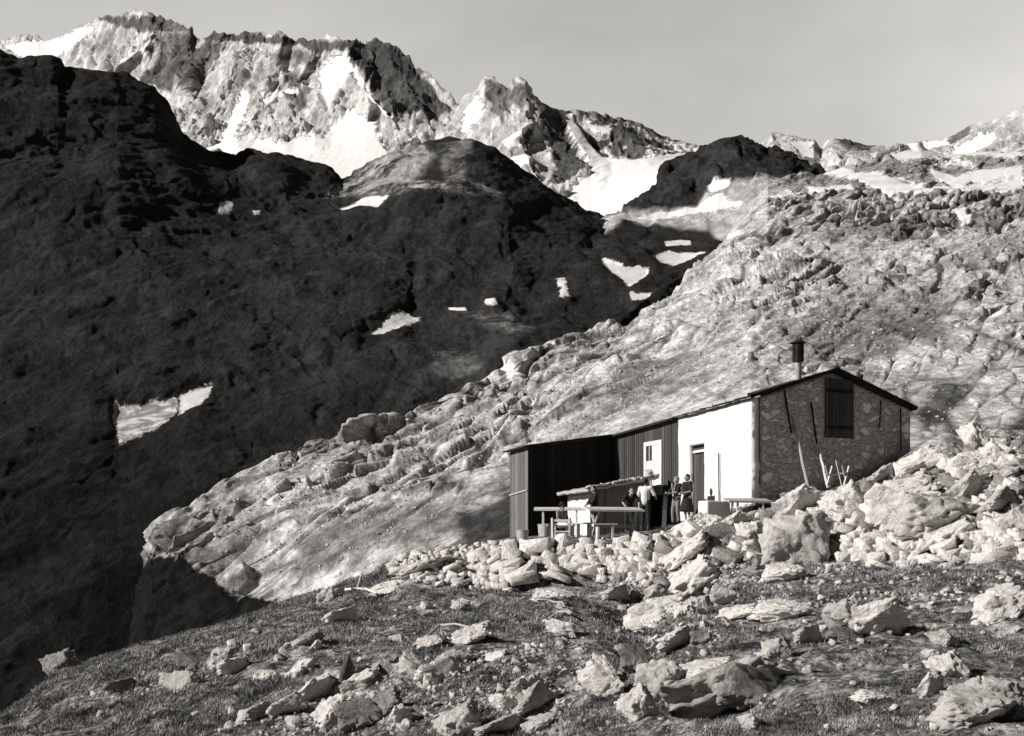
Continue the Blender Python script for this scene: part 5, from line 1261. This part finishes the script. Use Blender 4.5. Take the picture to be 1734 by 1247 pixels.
    back_ = -fwd
    MB().ball(head+back_*R(.022)+Vector((0, 0, R(.03))), R(.09), R(.10), R(.108), M).ball(head+back_*R(.05)-Vector((0, 0, R(.03))), R(.075), R(.06), R(.08), M).build('hair', hair, root, remesh=.01)
    for s in (-1, 1): MB().ball(head+fwd*R(.088)+sd_*R(.032)*s+Vector((0, 0, R(.018))), R(.012), seg=8).build('eye', 'black_iron', root)
    if hat:
        MB().tube(head+Vector((0, 0, R(.055))), head+Vector((0, 0, R(.075))), R(.19), R(.18), 20).tube(head+Vector((0, 0, R(.07))), head+Vector((0, 0, R(.18))), R(.11), R(.085), 18).build('hat', 'dark_cloth', root, bevel=.01)
    if braces:
        mb = MB()
        for s in 'LR':
            sh_ = J['sh'+s].lerp(J['neck'], .35)
            mb.bar(sh_+Vector((0, -R(.13), R(.07))), J['pel']+Vector((0, -R(.16), R(.05))), R(.035), R(.015)); mb.bar(sh_+Vector((0, R(.15), R(.07))), J['pel']+Vector((0, R(.17), R(.05))), R(.035), R(.015))
        mb.build('braces', 'white_cloth', root)
    return root
left = (-1, -.1, 0)
person('person in a white shirt standing with back turned at the right end of the table', 1093, 899, 46.2, 1.70, math.radians(155),
       dict(elL=(-.30, -.06, 1.16), haL=(-.26, -.26, 1.10), elR=(.28, -.05, 1.14), haR=(.18, -.24, 1.08), head=(.0, -.04, 1.60)), 'white_cloth', 'dark_cloth', 'hair_dark')
person('person in dark clothes leaning over the trestle table from behind', 1066, 902, 45.3, 1.6, math.radians(10),
       dict(pel=(0, .15, .90), chest=(0, -.02, 1.14), neck=(0, -.18, 1.28), head=(0, -.27, 1.40), shL=(-.17, -.13, 1.25), shR=(.17, -.13, 1.25), elL=(-.30, -.22, 1.02), haL=(-.26, -.42, .88),
            elR=(.28, -.22, 1.02), haR=(.22, -.42, .88), hiL=(-.09, .15, .9), hiR=(.09, .15, .9), knL=(-.1, .05, .48), knR=(.1, .05, .48), face=(0, -1, -.4)), 'dark_cloth', 'dark_cloth', 'hair_dark')
person('person all in black standing at the corner of the small shed', 1006, 904, 46.0, 1.55, math.radians(-70),
       dict(elL=(-.2, -.12, 1.14), haL=(-.1, -.26, 1.05), elR=(.2, -.12, 1.14), haR=(.08, -.26, 1.05)), 'dark_cloth', 'dark_cloth', 'hair_dark', sleeves=True)
person('person in a wide dark hat and light trousers sitting on the wooden chair', 951, 914, 43.1, 1.5, math.radians(40),
       dict(pel=(0, .02, .50), chest=(0, 0, .80), neck=(0, -.01, .98), head=(0, -.04, 1.13), shL=(-.17, 0, .94), shR=(.17, 0, .94), elL=(-.22, -.05, .70), elR=(.22, -.05, .70), haL=(-.16, -.28, .62), haR=(.16, -.28, .62),
            hiL=(-.09, 0, .5), hiR=(.09, 0, .5), knL=(-.12, -.42, .50), knR=(.12, -.42, .50), anL=(-.12, -.44, .08), anR=(.12, -.44, .08)), 'grey_cloth', 'white_cloth', 'hair_dark', hat=True)
person('person with pale braces and light trousers standing left of the hut door', 1146, 889, 45.9, 1.56, math.radians(-60),
       dict(elL=(-.24, -.16, 1.16), haL=(-.12, -.34, 1.14), elR=(.24, -.14, 1.14), haR=(.12, -.34, 1.10), knL=(-.1, -.1, .5), anL=(-.1, -.08, .08), face=(-.2, -1, -.1)), 'dark_cloth', 'grey_cloth', 'hair_fair', braces=True)
person('person in a dark dress with bare forearms standing in front of the hut door', 1164, 887, 45.5, 1.58, math.radians(-62),
       dict(elL=(-.23, -.02, 1.13), haL=(-.08, -.24, 1.06), elR=(.24, 0, 1.12), haR=(.1, -.24, 1.05)), 'dark_cloth', 'dark_cloth', 'hair_dark', skirt=True)
print('hut', round(time.time()-T0, 1))
# ------------------------------------------------------------------ camera, light, sky
cam = bpy.data.cameras.new('camera'); co = bpy.data.objects.new('camera', cam); link(co)
cam.sensor_fit = 'HORIZONTAL'; cam.sensor_width = 36; cam.lens = F/1734*36
cam.shift_y = (HY-623.5)/1734; cam.clip_end = 60000; cam.clip_start = .1
co.location = (0, 0, 0); co.rotation_euler = (math.radians(90), 0, 0); scene.camera = co
sd = Vector((SUN_AZ[0]*math.cos(SUN_EL), SUN_AZ[1]*math.cos(SUN_EL), math.sin(SUN_EL))).normalized()
sl = bpy.data.lights.new('sun', 'SUN'); sl.energy = 5.0; sl.angle = math.radians(.5); sl.color = (1, .975, .95)
so = bpy.data.objects.new('sun', sl); link(so); so.rotation_euler = sd.to_track_quat('Z', 'Y').to_euler()
w = bpy.data.worlds.new('World'); scene.world = w; w.use_nodes = True; nt = w.node_tree; nt.nodes.clear()
sky = nt.nodes.new('ShaderNodeTexSky'); sky.sky_type = 'NISHITA'; sky.sun_disc = False
sky.sun_elevation = SUN_EL; sky.sun_rotation = math.atan2(sd.x, sd.y); sky.altitude = 2500
sky.air_density = 1.0; sky.dust_density = 1.2; sky.ozone_density = 1.0
# panchromatic film behind a deep yellow/red filter: the picture is one channel of the sky
sep = nt.nodes.new('ShaderNodeSeparateColor'); nt.links.new(sky.outputs[0], sep.inputs[0])
tcw = nt.nodes.new('ShaderNodeTexCoord'); spw = nt.nodes.new('ShaderNodeSeparateXYZ'); nt.links.new(tcw.outputs['Generated'], spw.inputs[0])
# sky brightened ahead of the camera only, kept dim elsewhere for dark shadows
azi = nt.nodes.new('ShaderNodeMapRange'); azi.interpolation_type = 'SMOOTHSTEP'; azi.inputs[1].default_value = .35; azi.inputs[2].default_value = .85
nt.links.new(spw.outputs[1], azi.inputs[0])
elv = nt.nodes.new('ShaderNodeMapRange'); elv.interpolation_type = 'SMOOTHSTEP'; elv.inputs[1].default_value = .62; elv.inputs[2].default_value = .40
nt.links.new(spw.outputs[2], elv.inputs[0])
mott = noise(nt, tcw.outputs['Generated'], 3.0, 4, .55, 0, (1, 1, 2.5))
bank = mth(nt, 'MULTIPLY', mth(nt, 'MULTIPLY', azi.outputs[0], elv.outputs[0]), mth(nt, 'ADD', .55, mth(nt, 'MULTIPLY', mott, .9)))
low = nt.nodes.new('ShaderNodeMapRange'); low.interpolation_type = 'SMOOTHSTEP'; low.inputs[1].default_value = .10; low.inputs[2].default_value = .36
low.inputs[3].default_value = .54; low.inputs[4].default_value = 1.25; nt.links.new(spw.outputs[2], low.inputs[0])
val = mth(nt, 'MULTIPLY', sep.outputs[0], mth(nt, 'ADD', 0.36, mth(nt, 'MULTIPLY', mth(nt, 'MULTIPLY', bank, low.outputs[0]), 3.9)))
comb = nt.nodes.new('ShaderNodeCombineColor'); nt.links.new(val, comb.inputs[0])
nt.links.new(mth(nt, 'MULTIPLY', val, .975), comb.inputs[1]); nt.links.new(mth(nt, 'MULTIPLY', val, .94), comb.inputs[2])
bg = nt.nodes.new('ShaderNodeBackground'); bg.inputs['Strength'].default_value = 0.1
wo = nt.nodes.new('ShaderNodeOutputWorld'); nt.links.new(comb.outputs[0], bg.inputs[0]); nt.links.new(bg.outputs[0], wo.inputs[0])
scene.view_settings.view_transform = 'Standard'; scene.view_settings.look = 'None'
scene.view_settings.exposure = 0; scene.view_settings.gamma = 1
scene.render.engine = 'CYCLES'
scene.cycles.diffuse_bounces = 1; scene.cycles.max_bounces = 3; scene.cycles.glossy_bounces = 1
print('done', round(time.time()-T0, 1))
